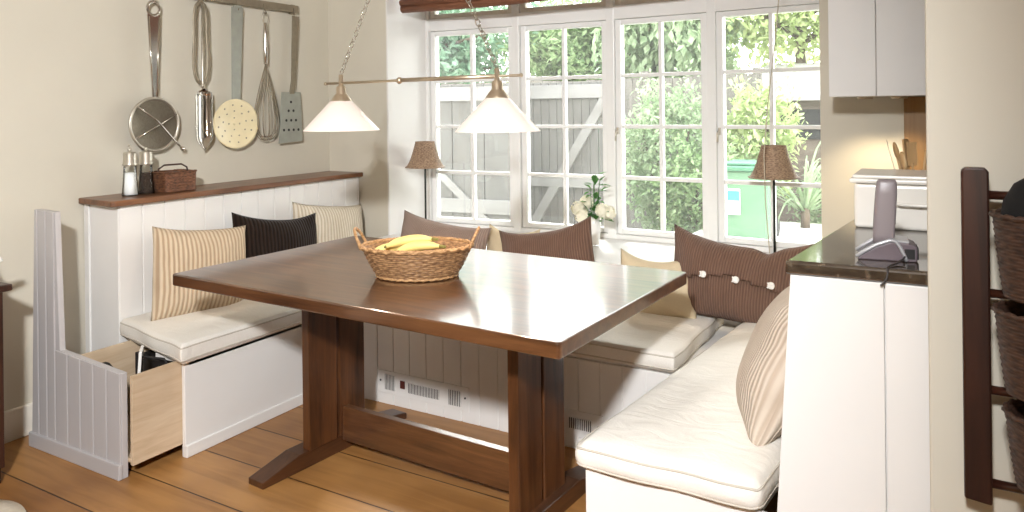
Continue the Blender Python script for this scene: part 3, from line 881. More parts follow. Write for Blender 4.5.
# ------------------------------------------------------------------ pendant lamp
PL = thing('pendant_lamp', 'double pendant lamp with two lit white glass shades on a nickel bar over the table', 'lamp', (-1.86, 2.42, 1.35), world=True)
px1, px2, py = -2.247, -1.464, 2.42
bar = MB().tube([(-2.335, py, 1.569), (-1.362, py, 1.575)], .0055, 10).tube([(-1.94, py, 1.5725), (-1.47, py, 1.5745)], .0085, 10)
bar.ball((-1.93, py, 1.571), .014, 12, 8).ball((-2.337, py, 1.569), .008, 10, 6).ball((-1.36, py, 1.575), .008, 10, 6)
link('bar', bar, M['brass'], PL)
for x in (px1, px2):
    g = link('holder', MB().lathe([(.047, 1.487), (.046, 1.493), (.028, 1.518), (.021, 1.526), (.021, 1.552), (.017, 1.556), (.010, 1.560), (.010, 1.603), (.006, 1.606)], (x, py, 0), 28), M['brass'], PL)
    g['_off'] = PL['_off']
    sh = [(.162, 1.366), (.160, 1.369), (.046, 1.492), (.043, 1.492), (.156, 1.370)]
    s_ = link('shade', MB().lathe(sh + [sh[0]], (x, py, 0), 48, cap=False), M['opal'], PL); s_['label'] = 'lit white glass cone shade'
    link('bulb', MB().lathe([(.004, 1.400), (.018, 1.408), (.026, 1.426), (.024, 1.444), (.013, 1.465), (.012, 1.49)], (x, py, 0), 16), M['opal'], PL)
apex = Vector((-1.84, py, 2.40))
def chain(p, q, Lk=.034):
    p, q = Vector(p), Vector(q); d = q - p; n = int(d.length / (Lk * .74)); mb = MB()
    ax = d.normalized(); a = ax.cross(Vector((0, 1, 0))).normalized(); b = ax.cross(a)
    for i in range(n):
        c = p + d * ((i + .5) / n); u = a if i % 2 else b
        mb.tube([c + ax * (Lk / 2 * math.cos(t)) + u * (.0095 * math.sin(t)) for t in [2 * PI * k / 12 for k in range(12)]], .0021, 6, True)
    return mb
for x in (px1, px2): link('chain', chain((x, py, 1.606), apex), M['chrome'], PL)
link('ceiling_rose', MB().lathe([(.0, 2.40), (.006, 2.405), (.006, 2.45), (.05, 2.465), (.055, 2.50)], (apex.x, py, 0), 24, cap=False).tube([(apex.x + .014 * math.cos(t), py, 2.395 + .014 * math.sin(t)) for t in [2 * PI * k / 16 for k in range(16)]], .003, 6, True), M['brass'], PL)

# ------------------------------------------------------------------ ledge objects
def mill(name, label, x, y, fill, ht, fillh):
    t = thing(name, label, 'mill', (x, y, 1.046), 'salt and pepper mills', world=False)
    link('glass_body', MB().lathe([(.036, 0), (.037, .004), (.033, .05), (.029, .13), (.029, .150)], n=28), M['mill_glass'], t)
    link('filling', MB().lathe([(.033, .006), (.0295, .05), (.0275, fillh), (.0, fillh + .003)], n=24), fill, t)
    link('cap', MB().lathe([(.031, .146), (.033, .150), (.033, .158), (.030, .162), (.030, .208), (.026, .213), (.0, .215)], n=28, cap=False), M['steel'], t)
    kn = MB().lathe([(.006, .213), (.006, .219), (.010, .222), (.010, .230), (.005, .233)], n=16)
    if ht: kn.tube([(.012 * math.cos(a), 0, .236 + .012 * math.sin(a)) for a in [2 * PI * k / 14 for k in range(14)]], .0025, 6, True)
    link('knob', kn, M['steel'], t)
mill('salt_mill', 'glass mill of white salt with a steel cap at the near end of the shelf', -3.47, 2.245, M['salt'], True, .112)
mill('pepper_mill', 'glass mill of dark peppercorns with a steel cap beside the salt', -3.475, 2.335, M['pepper'], False, .105)
tb = thing('lidded_basket', 'small square-cornered brown wicker basket with a handle on the shelf', 'basket', (-3.475, 2.485, 1.046), world=False)
link('body', woven(lambda t: (.97 + .03 * t, .002 + .098 * t), .075, .092, 30, 13, .0028, p=9), M['wick_mid'], tb)
link('contents', MB().lathe([(.0, .0), (.09, .0), (.093, .09), (.05, .097), (0, .100)], n=40, sx=.72, sy=.88, cap=False), M['wick_dark'], tb)
link('rim', MB().tube(oval(.076, .093, .100, 80, p=9, wob=.0015, k=24), .0045, 6, True), M['wick_mid'], tb)
link('handle', MB().tube([(.0, -.088, .095), (.0, -.082, .118), (0, -.05, .136), (0, .05, .136), (0, .082, .118), (0, .088, .095)], .0045, 8), M['wick_dark'], tb)

# ------------------------------------------------------------------ utensils hanging on the left wall
UX = -3.585
rail = thing('utensil_rail', 'aged metal rail on the left wall that the kitchen tools hang from', 'rail', (WX, 2.9, 2.08))
link('bar', MB().box(UX - .008, UX + .006, 2.22, 3.475, 2.078, 2.125), M['steel_d'], rail, bevel=.003)
for y in (2.26, 3.44): link('bracket', MB().box(WX, UX - .006, y - .015, y + .015, 2.07, 2.13), M['steel_d'], rail, bevel=.002)
def hook(y):
    pts = [(UX - .004, y, 2.108), (UX + .010, y, 2.104), (UX + .011, y, 2.06), (UX + .016, y, 2.042), (UX + .026, y, 2.044), (UX + .028, y, 2.056)]
    link('hook', MB().tube(pts, .003, 8), M['steel_d'], rail)
for y in (2.455, 2.73, 2.985, 3.19, 3.43): hook(y)
HX = UX + .018
# sieve
S = thing('sieve', 'round steel wire sieve with a long tapered handle, leftmost of the hanging tools', 'sieve', (HX, 2.45, 1.26))
yc, zc = 2.448, 1.392
link('rim', MB().tube([(HX, yc + .137 * math.cos(a), zc + .137 * math.sin(a)) for a in [2 * PI * k / 48 for k in range(48)]], .0075, 10, True), M['steel'], S)
bowl = MB(); vs = []; fs = []
for i in range(9):
    r = .133 * (i / 8); dx = -.018 * (1 - (i / 8) ** 2)
    for k in range(40): a = 2 * PI * k / 40; vs.append((HX + dx, yc + r * math.cos(a), zc + r * math.sin(a)))
for i in range(8):
    for k in range(40): fs.append((i * 40 + k, i * 40 + (k + 1) % 40, (i + 1) * 40 + (k + 1) % 40, (i + 1) * 40 + k))
link('mesh_bowl', MB().add(vs, fs, True), M['mesh'], S)
cw = MB()
cw.tube([(HX + .012, yc - .10, zc + .09), (HX + .020, yc, zc + .02), (HX + .014, yc + .10, zc - .085), (HX + .012, yc + .155, zc - .135)], .005, 8)
cw.tube([(HX + .012, yc - .11, zc - .07), (HX + .018, yc, zc - .012), (HX + .012, yc + .12, zc + .05)], .004, 8)
cw.ball((HX + .012, yc + .155, zc - .135), .013)
link('cross_wire', cw, M['chrome'], S)
hv = [(yc - .011, zc + .135), (yc + .013, zc + .135), (yc + .040, zc + .56)]
hpts = []
for k in range(13):
    a = PI * k / 12; hpts.append((yc + .042 * math.cos(a), zc + .60 + .042 * math.sin(a)))
outl = [(yc - .012, zc + .135), (yc + .014, zc + .135)] + hpts
hole = [(yc + .026 * math.cos(2 * PI * k / 16), zc + .602 + .026 * math.sin(2 * PI * k / 16)) for k in range(16)]
hb = MB().prism([(yc - .012, zc + .135), (yc + .014, zc + .135), (yc + .036, zc + .572), (yc - .036, zc + .572)], HX - .003, HX + .003, 'x')
hb.tube([(HX, yc + .034 * math.cos(a), zc + .602 + .036 * math.sin(a)) for a in [2 * PI * k / 24 for k in range(24)]], .0085, 8, True, .5)
hb.tube([(HX + .003, yc - .010, zc + .14), (HX + .004, yc - .028, zc + .56)], .004, 6).tube([(HX + .003, yc + .012, zc + .14), (HX + .004, yc + .030, zc + .56)], .004, 6)
link('handle', hb, M['chrome'], S, fix=True)
# looped scoop
G = thing('looped_scoop', 'steel scoop with a long looped handle and narrow pointed blade, second hanging tool', 'scoop', (HX, 2.735, 1.25))
yg = 2.735
def loop(w0, w1, z0, z1):
    pts = []
    for k in range(40):
        a = 2 * PI * k / 40; c, s_ = math.cos(a), math.sin(a)
        zz = (z0 + z1) / 2 + (z1 - z0) / 2 * math.copysign(abs(s_) ** .75, s_)
        wv = w1 * (1 - .22 * math.exp(-((zz - (z0 + z1) / 2 - .05) / .12) ** 2))
        pts.append((HX, yg + wv * math.copysign(abs(c) ** .7, c), zz))
    return pts
lp = MB()
lp.tube(loop(0, .052, 1.615, 2.055), .0125, 8, True, .5)
link('loop_handle', lp, M['steel_d'], G)
link('rod', MB().tube([(HX + .008, yg + .006, 2.05), (HX + .008, yg, 1.60), (HX + .006, yg, 1.585)], .007, 8).ball((HX + .008, yg, 1.598), .012), M['steel'], G)
bl = MB(); vs = []; fs = []
N = 16
for i in range(N + 1):
    z = 1.585 - .345 * i / N; u = i / N
    wd = .056 * (min(1, (u / .08)) ** .5 if u < .08 else 1) * (1 if u < .78 else max(.02, (1 - ((u - .78) / .22) ** 1.6)))
    for k in range(9):
        q = -1 + 2 * k / 8
        vs.append((HX + .012 - .026 * (1 - q * q) * (wd / .056), yg + .006 + wd * q, z))
for i in range(N):
    for k in range(8): fs.append((i * 9 + k, i * 9 + k + 1, (i + 1) * 9 + k + 1, (i + 1) * 9 + k))
b_ = link('blade', MB().add(vs, fs, True), M['chrome'], G); sm = b_.modifiers.new('t', 'SOLIDIFY'); sm.thickness = .003
# skimmer
Sk = thing('skimmer', 'skimmer with a pale cream perforated disc on a flat grey handle', 'skimmer', (HX, 2.97, 1.25))
ysk, zsk = 2.962, 1.383
def disc(yc, zc, ry, rz, holes, tilt=0):
    mb = MB(); vs = []; fs = []; n = 40; m = 10
    for i in range(m + 1):
        r = i / m
        for k in range(n):
            a = 2 * PI * k / n; vs.append((HX + .006 - .022 * (1 - r * r), yc + ry * r * math.cos(a), zc + rz * r * math.sin(a)))
    for i in range(m):
        for k in range(n): fs.append((i * n + k, i * n + (k + 1) % n, (i + 1) * n + (k + 1) % n, (i + 1) * n + k))
    return mb.add(vs, fs, True)
dk = link('disc', disc(ysk, zsk, .160, .144, None), M['enamel'], Sk); dk['label'] = 'cream enamel perforated disc'; dk['_off'] = Sk['_off']
sm = dk.modifiers.new('t', 'SOLIDIFY'); sm.thickness = .003
for ring, cnt in ((.035, 4), (.075, 9), (.11, 12)):
    for k in range(cnt):
        a = 2 * PI * (k + .3 * (ring > .07)) / cnt; rr_ = ring / .14
        link('hole', MB().lathe([(.0055, -.001), (.0055, .0014)], n=10, M=Matrix.Translation((HX + .0078 - .022 * (1 - rr_ * rr_), ysk + ring * 1.1 * math.cos(a), zsk + ring * math.sin(a))) @ Matrix.Rotation(R(90), 4, 'Y')), M['steel_d'], dk)
link('handle', MB().prism([(ysk - .024, zsk + .135), (ysk + .034, zsk + .135), (ysk + .062, 2.06), (ysk - .02, 2.06)], HX - .004, HX + .002, 'x').prism([(ysk - .02, 2.03), (ysk + .062, 2.03), (ysk + .05, 2.072), (ysk - .005, 2.072)], HX - .002, HX + .005, 'x'), M['zinc'], Sk, bevel=.0015, fix=True)
# balloon whisk
Wh = thing('balloon_whisk', 'wire balloon whisk with a steel handle hanging by a ring', 'whisk', (HX, 3.19, 1.25))
yw = 3.188
link('handle', MB().lathe([(.006, 1.735), (.013, 1.74), (.0155, 1.80), (.0145, 1.93), (.010, 1.985), (.005, 1.99)], (HX, yw, 0), 16), M['chrome'], Wh)
link('hanging_ring', MB().tube([(HX, yw + .022 * math.cos(a), 2.02 + .036 * math.sin(a)) for a in [2 * PI * k / 20 for k in range(20)]], .003, 6, True), M['steel'], Wh)
for j in range(6):
    phi = PI * j / 6; pts = []
    for k in range(25):
        u = -1 + 2 * k / 24
        z = 1.275 + .465 * abs(u) ** 1.55 + .02 * (j % 2) * (1 - abs(u))
        wdt = .088 * math.sin(PI * min(1, (abs(u)) ** .62)) if abs(u) < 1 else 0
        wdt = .090 * (1 - (2 * abs(abs(u) - .48) / 1.04) ** 2) * (abs(u) < 1) if abs(u) > .0 else 0
        wdt = .092 * math.sin(PI * abs(u) ** .75) ** .9
        s_ = 1 if u > 0 else -1
        pts.append((HX + .0 + s_ * wdt * .33 * math.sin(phi), yw + s_ * wdt * math.cos(phi), z))
    link('wire', MB().tube(pts, .0024, 6), M['steel_d'], Wh)
# slotted turner
Tn = thing('slotted_turner', 'grey slotted turner with a square holed blade, nearest the table of the hanging tools', 'turner', (HX, 3.40, 1.24))
yt = 3.40
tb_ = link('blade', MB().prism([(3.285, 1.252), (3.482, 1.262), (3.470, 1.572), (3.312, 1.572)], HX - .002, HX + .003, 'x'), M['zinc'], Tn, bevel=.0015, fix=True)
tb_['_off'] = Tn['_off']
for z, ys in [(1.335, (3.325, 3.365, 3.405, 3.445)), (1.395, (3.345, 3.385, 3.425)), (1.455, (3.365, 3.405)), (1.51, (3.385,))]:
    for y in ys: link('hole', MB().lathe([(.0085, 0), (.0085, .0008)], n=12, M=Matrix.Translation((HX + .0032, y, z)) @ Matrix.Rotation(R(90), 4, 'Y')), M['dark'], tb_)
link('handle', MB().prism([(3.375, 1.56), (3.415, 1.56), (3.428, 1.65), (3.462, 2.055), (3.405, 2.055), (3.392, 1.65)], HX - .003, HX + .004, 'x'), M['steel_d'], Tn, bevel=.002, fix=True)

# ------------------------------------------------------------------ window sill things
def sill_lamp(loc, label):
    t = thing('cane_lamp', label, 'lamp', loc, 'cane-shaded lamps on the window sill', world=False)
    link('base', MB().lathe([(.0, 0), (.055, 0), (.058, .006), (.045, .012), (.012, .017), (.007, .03)], n=24, cap=False), M['pole'], t)
    link('pole', MB().tube([(0, 0, .02), (0, 0, .58)], .0065, 10), M['pole'], t)
    def pf(t_): return (1 - .52 * t_ ** .62 if t_ > 0 else 1, .425 + .165 * t_)
    link('shade', woven(pf, .128, .128, 34, 16, .003), M['wick_shade'], t)
    for rq, zq in ((.128, .425), (.062, .59)): link('shade_rim', MB().tube(oval(rq, rq, zq, 48), .0035, 6, True), M['wick_shade'], t)
    sp = MB()
    for k in range(3): sp.tube([(0, 0, .58), (.061 * math.cos(2.09 * k), .061 * math.sin(2.09 * k), .589)], .002, 6)
    link('spider', sp, M['pole'], t)
sill_lamp((-2.972, 3.985, .65), 'cane-shaded lamp at the left end of the window sill')
sill_lamp((-.787, 4.10, .65), 'cane-shaded lamp at the right end of the window sill')
V = thing('flower_vase', 'white vase of cream hydrangeas on the window sill', 'vase', (-1.775, 4.0, .66), world=False)
link('vessel', MB().lathe([(.0, .0), (.032, 0), (.034, .004), (.033, .03), (.040, .10), (.044, .165), (.041, .166), (.036, .10), (0, .02)], n=28, cap=False), M['ceram'], V)
rnd = random.Random(4)
for c in ((-.085, -.03, .205), (-.05, -.05, .165), (.055, -.01, .20), (-.055, .02, .235), (.085, .02, .185)):
    fl_ = MB()
    for k in range(46):
        d = Vector((rnd.gauss(0, 1), rnd.gauss(0, 1), rnd.gauss(0, 1))).normalized()
        p = Vector(c) + d * .040 * rnd.uniform(.85, 1.05)
        q = d.to_track_quat('Z', 'Y').to_matrix().to_4x4(); Mx = Matrix.Translation(p) @ q @ Matrix.Rotation(rnd.uniform(0, 3), 4, 'Z')
        for j in range(4):
            M2 = Mx @ Matrix.Rotation(j * PI / 2, 4, 'Z')
            fl_.add([M2 @ Vector(v_) for v_ in ((0, 0, 0), (.010, -.007, .003), (.016, 0, .002), (.010, .007, .003))], [(0, 1, 2, 3)], True)
    fl_.ball(c, .034, 10, 8)
    link('hydrangea', fl_, M['flower'], V)
lf = MB()
for k in range(60):
    a = rnd.uniform(0, 6.28); h = rnd.uniform(.14, .40) if k % 2 else rnd.uniform(.13, .2); r_ = rnd.uniform(.01, .05) * (1.2 if h < .25 else .8)
    p = Vector((r_ * math.cos(a) - .0, r_ * math.sin(a) + .02, h)); L = rnd.uniform(.045, .08)
    Mx = Matrix.Translation(p) @ Matrix.Rotation(a, 4, 'Z') @ Matrix.Rotation(rnd.uniform(-.9, .6), 4, 'Y')
    lf.add([Mx @ Vector(v_) for v_ in ((0, 0, 0), (L * .5, -L * .28, .006), (L, 0, 0), (L * .5, L * .28, .006))], [(0, 1, 2, 3)], True)
for k in range(7): lf.tube([(0, 0, .06), (rnd.uniform(-.03, .03), .02 + rnd.uniform(-.02, .02), rnd.uniform(.2, .40))], .002, 5)
link('foliage', lf, M['leafv'], V)

# roman blind rolled up in the top of the recess
bl = thing('roman_blind', 'rolled brown woven-wood blind across the top of the window', 'blind', (-1.8, 3.92, 2.08))
slats = MB()
for k in range(5):
    z = 2.112 + .038 * k; y = 3.90 - .010 * (k % 2)
    slats.tube([(-3.075, y, z), (-2.7, y, z - .008), (-2.3, y, z - .012), (-1.9, y, z - .002), (-1.2, y, z + .006), (-.555, y, z + .006)], .029, 12, False, .9)
link('fold', slats, M['blind'], bl)
link('head_rail', MB().box(-3.07, -.56, 3.88, 3.94, 2.285, 2.326), M['blind'], bl, bevel=.003)
cordp = [(-.70, 3.885, 2.28), (-.705, 3.88, 2.05), (-.735, 3.885, 1.75), (-.775, 3.9, 1.45), (-.80, 3.92, 1.2), (-.80, 3.95, .95), (-.785, 3.96, .70)]
solo('blind_cord', MB().tube(cordp, .0028, 6), M['cordw'], 'thin pale cord hanging in front of the right window', 'cord', (-.78, 3.9, .7))

# ------------------------------------------------------------------ ladder rack with baskets at right
LY = 1.69
La = thing('wall_ladder', 'dark mahogany ladder rack fixed to the right wall', 'ladder', (.25, LY, .69))
for x in (.023, .43): link('stile', MB().prism([(x, .694), (x + .046, .689), (x + .046, 1.320), (x + .040, 1.328), (x + .006, 1.328), (x, 1.322)], LY - .016, LY + .016, 'y'), M['darkz'], La, bevel=.004, fix=True)
for z in (1.276, 1.089, .905, .727): link('rung', MB().tube([(.06, LY, z), (.44, LY, z - .002)], .0085, 12), M['darkx'], La)
for x in (.046, .453):
    for z in (.80, 1.22): link('standoff', MB().lathe([(.012, 0), (.012, .05)], n=12, M=Matrix.Translation((x, 1.751, z)) @ Matrix.Rotation(R(90), 4, 'X')), M['darkz'], La)
def lbasket(x, zr, h, label, r=.078):
    t = thing('hanging_basket', label, 'basket', (x, LY - .095, zr - h), 'dark wicker baskets on the ladder', world=False)
    link('body', woven(lambda q: (.80 + .20 * q ** .8, h * q), r, r * .92, 26, 24, .002), M['wick_dark'], t)
    link('base', MB().lathe([(0, 0), (r * .8, .0), (r * .8, .006), (0, .006)], n=32, sy=.92, cap=False), M['wick_dark'], t)
    link('rim', MB().tube(oval(r, r * .92, h, 64, wob=.0018, k=20), .005, 6, True), M['wick_dark'], t)
    link('strap', MB().box(-.02, .02, r * .92, r * .92 + .004, h - .035, h + .035).box(-.02, .02, r * .92, r * .92 + .028, h + .032, h + .036).box(-.02, .02, r*.92+.025, r*.92+.029, h - .0, h + .036), M['leather'], t)
lbasket(.152, 1.252, .145, 'dark wicker basket with a black hat in it, top one on the ladder', .082)
lbasket(.154, 1.083, .145, 'empty dark wicker basket, middle one on the ladder', .082)
lbasket(.168, .905, .13, 'dark wicker basket, lowest one on the ladder', .082)
ht = MB().lathe([(.070, .0), (.072, .02), (.066, .055), (.050, .085), (.025, .102), (0, .106)], n=32, cap=False)
solo('felt_hat', ht, M['felt'], 'black rounded hat poking out of the top ladder basket', 'hat', (0, 0, 0)).location = (.152, LY - .095, 1.222)

# ------------------------------------------------------------------ left edge of the picture
Sb = thing('sideboard', 'dark wood sideboard at the left edge against the wall', 'sideboard', (-3.4, 1.1, 0))
link('carcass', MB().box(-3.6, -3.225, .5, 1.55, .06, .755), M['darkz'], Sb, bevel=.003)
link('top', MB().box(-3.605, -3.20, .47, 1.575, .755, .782), M['darkz'], Sb, bevel=.006)
for z0, z1 in ((.58, .735), (.10, .56)):
    for y0, y1 in ((.54, 1.02), (1.04, 1.52)):
        d = link('drawer' if z0 > .5 else 'door', MB().box(-3.227, -3.211, y0, y1, z0, z1), M['darkz'], Sb, bevel=.003); d['_off'] = Sb['_off']
        link('knob', MB().ball((-3.197, (y0 + y1) / 2, (z0 + z1) / 2 if z0 > .5 else .45), .014), M['brass'], d)
link('plinth', MB().box(-3.59, -3.235, .51, 1.54, 0, .062), M['darkz'], Sb)
jg = thing('white_jug', 'white jug whose spout shows above the dark sideboard', 'jug', (-3.285, 1.435, .782), world=False)
link('body', MB().lathe([(.0, 0), (.05, 0), (.07, .03), (.075, .08), (.055, .13), (.048, .15), (.044, .15), (.05, .12), (0, .02)], n=28, cap=False), M['ceram'], jg)
link('spout', MB().tube([(.025, .045, .065), (.047, .08, .088), (.066, .108, .104)], [.02, .014, .011], 10), M['ceram'], jg)
solo('floor_mat', MB().lathe([(0, 0), (.20, 0), (.212, .012), (.205, .028), (.15, .034), (0, .034)], (-2.955, 1.258, 0), 48, cap=False), M['rug'], 'cream round mat on the floor at the bottom left corner', 'mat', (-2.955, 1.258, 0))

# ------------------------------------------------------------------ garden
struct('ground', MB().box(-14, 8, 4.5, 22, -.4, -.25), M['lawn'])
solo('patio', MB().box(-2.35, 2.5, 4.55, 9.15, -.25, .10), M['patio'], 'pale sunlit paving outside the right window', 'patio', (-.5, 6.8, -.25))
def leaves(c, rad, n, size, mat_, rnd, shell=.55, drop=0):
    mb = MB()
    for _ in range(n):
        d = Vector((rnd.gauss(0, 1), rnd.gauss(0, 1), rnd.gauss(0, 1))).normalized()
        r_ = rnd.uniform(shell, 1) * (1 + .18 * math.sin(d.x * 7 + d.z * 5) + .12 * math.sin(d.y * 11 + d.z * 9))
        p = Vector((c[0] + d.x * rad[0] * r_, c[1] + d.y * rad[1] * r_, c[2] + d.z * rad[2] * r_))
        L = size * rnd.uniform(.6, 1.3)
        q = Matrix.Translation(p) @ Matrix.Rotation(rnd.uniform(0, 6.28), 4, 'Z') @ Matrix.Rotation(rnd.uniform(-1.2, 1.2) + drop, 4, 'Y') @ Matrix.Rotation(rnd.uniform(-.8, .8), 4, 'X')
        mb.add([q @ Vector(v_) for v_ in ((0, 0, 0), (L * .45, -L * .26, L * .08), (L, 0, 0), (L * .45, L * .26, L * .08))], [(0, 1, 2, 3)])
    return mb
def shrub(name, label, c, rad, n, size, mat_, seed, stem=True, group=None, cat='shrub'):
    rnd = random.Random(seed)
    t = thing(name, label, cat, (c[0], c[1], -.25), group)
    link('foliage', leaves(c, rad, n, size, mat_, rnd), mat_, t)
    s_ = MB()
    for k in range(4):
        a = rnd.uniform(0, 6.28)
        s_.tube([(c[0] + .05 * math.cos(a), c[1] + .05 * math.sin(a), -.25), (c[0] + .15 * math.cos(a), c[1] + .1 * math.sin(a), c[2] * .5), (c[0] + rad[0] * .5 * math.cos(a), c[1] + rad[1] * .5 * math.sin(a), c[2] + rad[2] * .4)], [.04, .03, .012], 7)
    link('stem', s_, M['bark'], t)
def tree(name, label, c, rad, trunk_r, n, size, mat_, seed, drop=0):
    rnd = random.Random(seed)
    t = thing(name, label, 'tree', (c[0], c[1], -.25), 'trees beyond the garden fence')
    link('crown', leaves(c, rad, n, size, mat_, rnd, .35, drop), mat_, t)
    s_ = MB().tube([(c[0], c[1], -.25), (c[0] + .1, c[1], c[2] * .5), (c[0], c[1], c[2] + rad[2] * .5)], [trunk_r, trunk_r * .8, trunk_r * .25], 10)
    for k in range(7):
        a = rnd.uniform(0, 6.28); h = c[2] - rad[2] * rnd.uniform(-.1, .6)
        s_.tube([(c[0] + .05, c[1], h), (c[0] + rad[0] * .45 * math.cos(a), c[1] + rad[1] * .45 * math.sin(a), h + .35), (c[0] + rad[0] * .85 * math.cos(a), c[1] + rad[1] * .85 * math.sin(a), h + .5)], [trunk_r * .45, trunk_r * .3, trunk_r * .1], 7)
    link('trunk', s_, M['bark'], t)

def gate(name, label, p, q, z0, z1, step, flip, nrail=(.12, .55, .92)):
    d = Vector((q[0] - p[0], q[1] - p[1])); L = d.length; ang = math.atan2(d.y, d.x)
    t = thing(name, label, 'gate', (p[0], p[1], z0), None, (0, 0, ang), world=False)
    H = z1 - z0
    b = MB(); n = int(L / step)
    for k in range(n): b.box(L * k / n + .004, L * (k + 1) / n - .004, 0, .022, 0, H)
    link('boards', b, M['gate'], t, bevel=.003)
    for f in nrail: link('rail', MB().box(0, L, -.03, 0, H * f - .07, H * f + .07), M['gate_r'], t, bevel=.003)
    br = MB()
    lo, hi = H * nrail[0] + .07, H * nrail[-1] - .07
    xs = (.1, L - .1) if not flip else (L - .1, .1)
    w_ = .055
    br.add([(xs[0] - w_, -.028, lo), (xs[0] + w_, -.028, lo), (xs[1] + w_, -.028, hi), (xs[1] - w_, -.028, hi), (xs[0] - w_, 0, lo), (xs[0] + w_, 0, lo), (xs[1] + w_, 0, hi), (xs[1] - w_, 0, hi)],
           [(0, 1, 2, 3), (7, 6, 5, 4), (0, 4, 5, 1), (1, 5, 6, 2), (2, 6, 7, 3), (3, 7, 4, 0)])
    link('brace', br, M['gate_r'], t)
    return t
gate('garden_gate', 'pale grey board gate with a sloping brace outside the leftmost window', (-5.4, 6.15), (-3.62, 6.35), -.2, 1.70, .3, True, (.14, .36, .95))
gate('garden_gate', 'grey gate of narrow upright boards outside the second window', (-3.98, 7.0), (-2.88, 7.05), -.2, 1.72, .085, False, (.12, .47, .95))
Fz = thing('garden_fence', 'weathered board fence behind the ivy shrub outside the third window', 'fence', (-2.6, 9.9, -.25), world=True)
b = MB(); rnd = random.Random(2)
x = -7.6
while x < -2.15:
    b.box(x, x + .135, 9.88, 9.90, -.25, 1.86 + rnd.uniform(-.02, .02)); x += .142
link('boards', b, M['fence'], Fz)
for x in (-7.5, -5.4, -3.6, -2.1): link('post', MB().box(x - .05, x + .05, 9.90, 10.0, -.25, 1.95), M['fence'], Fz)

shrub('ivy_shrub', 'leafy grey-green shrub against the fence outside the third window', (-2.95, 8.9, .75), (.62, .5, 1.05), 6500, .085, M['leaf4'], 11)
shrub('low_shrub', 'dense mid-green bush at the foot of the third window view', (-2.45, 8.5, .35), (.55, .4, .75), 4500, .075, M['leaf1'], 12)
shrub('bright_shrub', 'bright yellow-green shrub above the green bin outside the right window', (-1.98, 9.3, 1.0), (.48, .35, .75), 4000, .09, M['leaf2'], 13)
shrub('climber', 'trailing climber between the second and third windows', (-3.32, 7.9, .9), (.17, .2, 1.0), 800, .07, M['leaf3'], 14)
shrub('border_shrub', 'low pale border planting beyond the paving outside the right window', (-1.15, 9.5, .25), (.55, .3, .45), 1600, .07, M['leaf4'], 15)
tree('garden_tree', 'cool green leafy tree above the gate in the leftmost window', (-9.5, 12.0, 2.7), (2.9, 1.3, 1.55), .14, 13000, .2, M['leaf3'], 21)
tree('garden_tree', 'pale green tree seen through the top of the second window', (-6.0, 12.6, 2.5), (1.35, 1.1, 1.15), .12, 7000, .17, M['leaf1'], 22)
tree('willow_tree', 'drooping grey-green willow seen through the top of the third window', (-4.0, 12.2, 2.9), (1.35, 1.1, 1.7), .13, 9000, .19, M['leaf4'], 23, 1.1)
tree('garden_tree', 'light yellow-green tree with bare branches in the top of the right window', (-2.05, 12.5, 3.2), (1.6, 1.0, 1.4), .12, 5200, .17, M['leaf2'], 24)
# spiky plant
yk = thing('yucca', 'spiky yucca with long pale leaves outside the right window', 'plant', (-1.36, 8.8, .10))
rnd = random.Random(9); lf = MB()
for k in range(46):
    a = rnd.uniform(0, 6.28); L = rnd.uniform(.9, 1.55); el = rnd.uniform(.45, 1.45); wd = .02
    pts = []
    for i in range(7):
        u = i / 6; e2 = el - .7 * u * u
        pts.append(Vector((math.cos(a) * L * u * math.cos(e2), math.sin(a) * L * u * math.cos(e2) * .7, L * u * math.sin(e2))))
    sd = Vector((-math.sin(a), math.cos(a), 0)) * wd
    vs = []
    for i, p in enumerate(pts):
        s_ = (1 - i / 6) ** .6; vs += [p - sd * s_, p + sd * s_]
    lf.add([(v_[0] - 1.36, v_[1] + 8.8, v_[2] + .25) for v_ in vs], [(2 * i, 2 * i + 1, 2 * i + 3, 2 * i + 2) for i in range(6)], True)
link('leaves', lf, M['leaf4'], yk)
link('stem', MB().tube([(-1.36, 8.8, .10), (-1.36, 8.8, .32)], .05, 8), M['bark'], yk)
# wheeled bin
wb = thing('wheeled_bin', 'green wheeled bin with a white and teal sticker outside the right window', 'bin', (-1.78, 7.9, .10))
wbb = MB()
def fr_box(x0, x1, y0, y1, z0, z1, tp):
    mb = MB(); cx, cy = (x0 + x1) / 2, (y0 + y1) / 2; vs = []
    for z, s_ in ((z0, tp), (z1, 1)):
        for y in (y0, y1):
            for x in (x0, x1): vs.append((cx + (x - cx) * s_, cy + (y - cy) * s_, z))
    return mb.add(vs, [(0, 2, 3, 1), (4, 5, 7, 6), (0, 1, 5, 4), (2, 6, 7, 3), (0, 4, 6, 2), (1, 3, 7, 5)])
link('body', fr_box(-2.0, -1.52, 7.66, 8.16, .12, .80, .88), M['bin'], wb, bevel=.02)
link('lid', MB().box(-2.03, -1.49, 7.62, 8.20, .80, .85).box(-1.98, -1.54, 7.66, 8.15, .85, .885), M['bin_d'], wb, bevel=.015)
for x in (-1.98, -1.54): link('wheel', MB().lathe([(.09, 0), (.09, .05)], n=20, M=Matrix.Translation((x - .025, 8.1, .19)) @ Matrix.Rotation(R(90), 4, 'Y')), M['black'], wb)
st = link('sticker', MB().box(-1.93, -1.80, 7.655, 7.672, .36, .62), M['sticker'], wb); st['_off'] = wb['_off']
link('sticker_band', MB().box(-1.925, -1.805, 7.652, 7.656, .50, .60), M['sticker_g'], st)
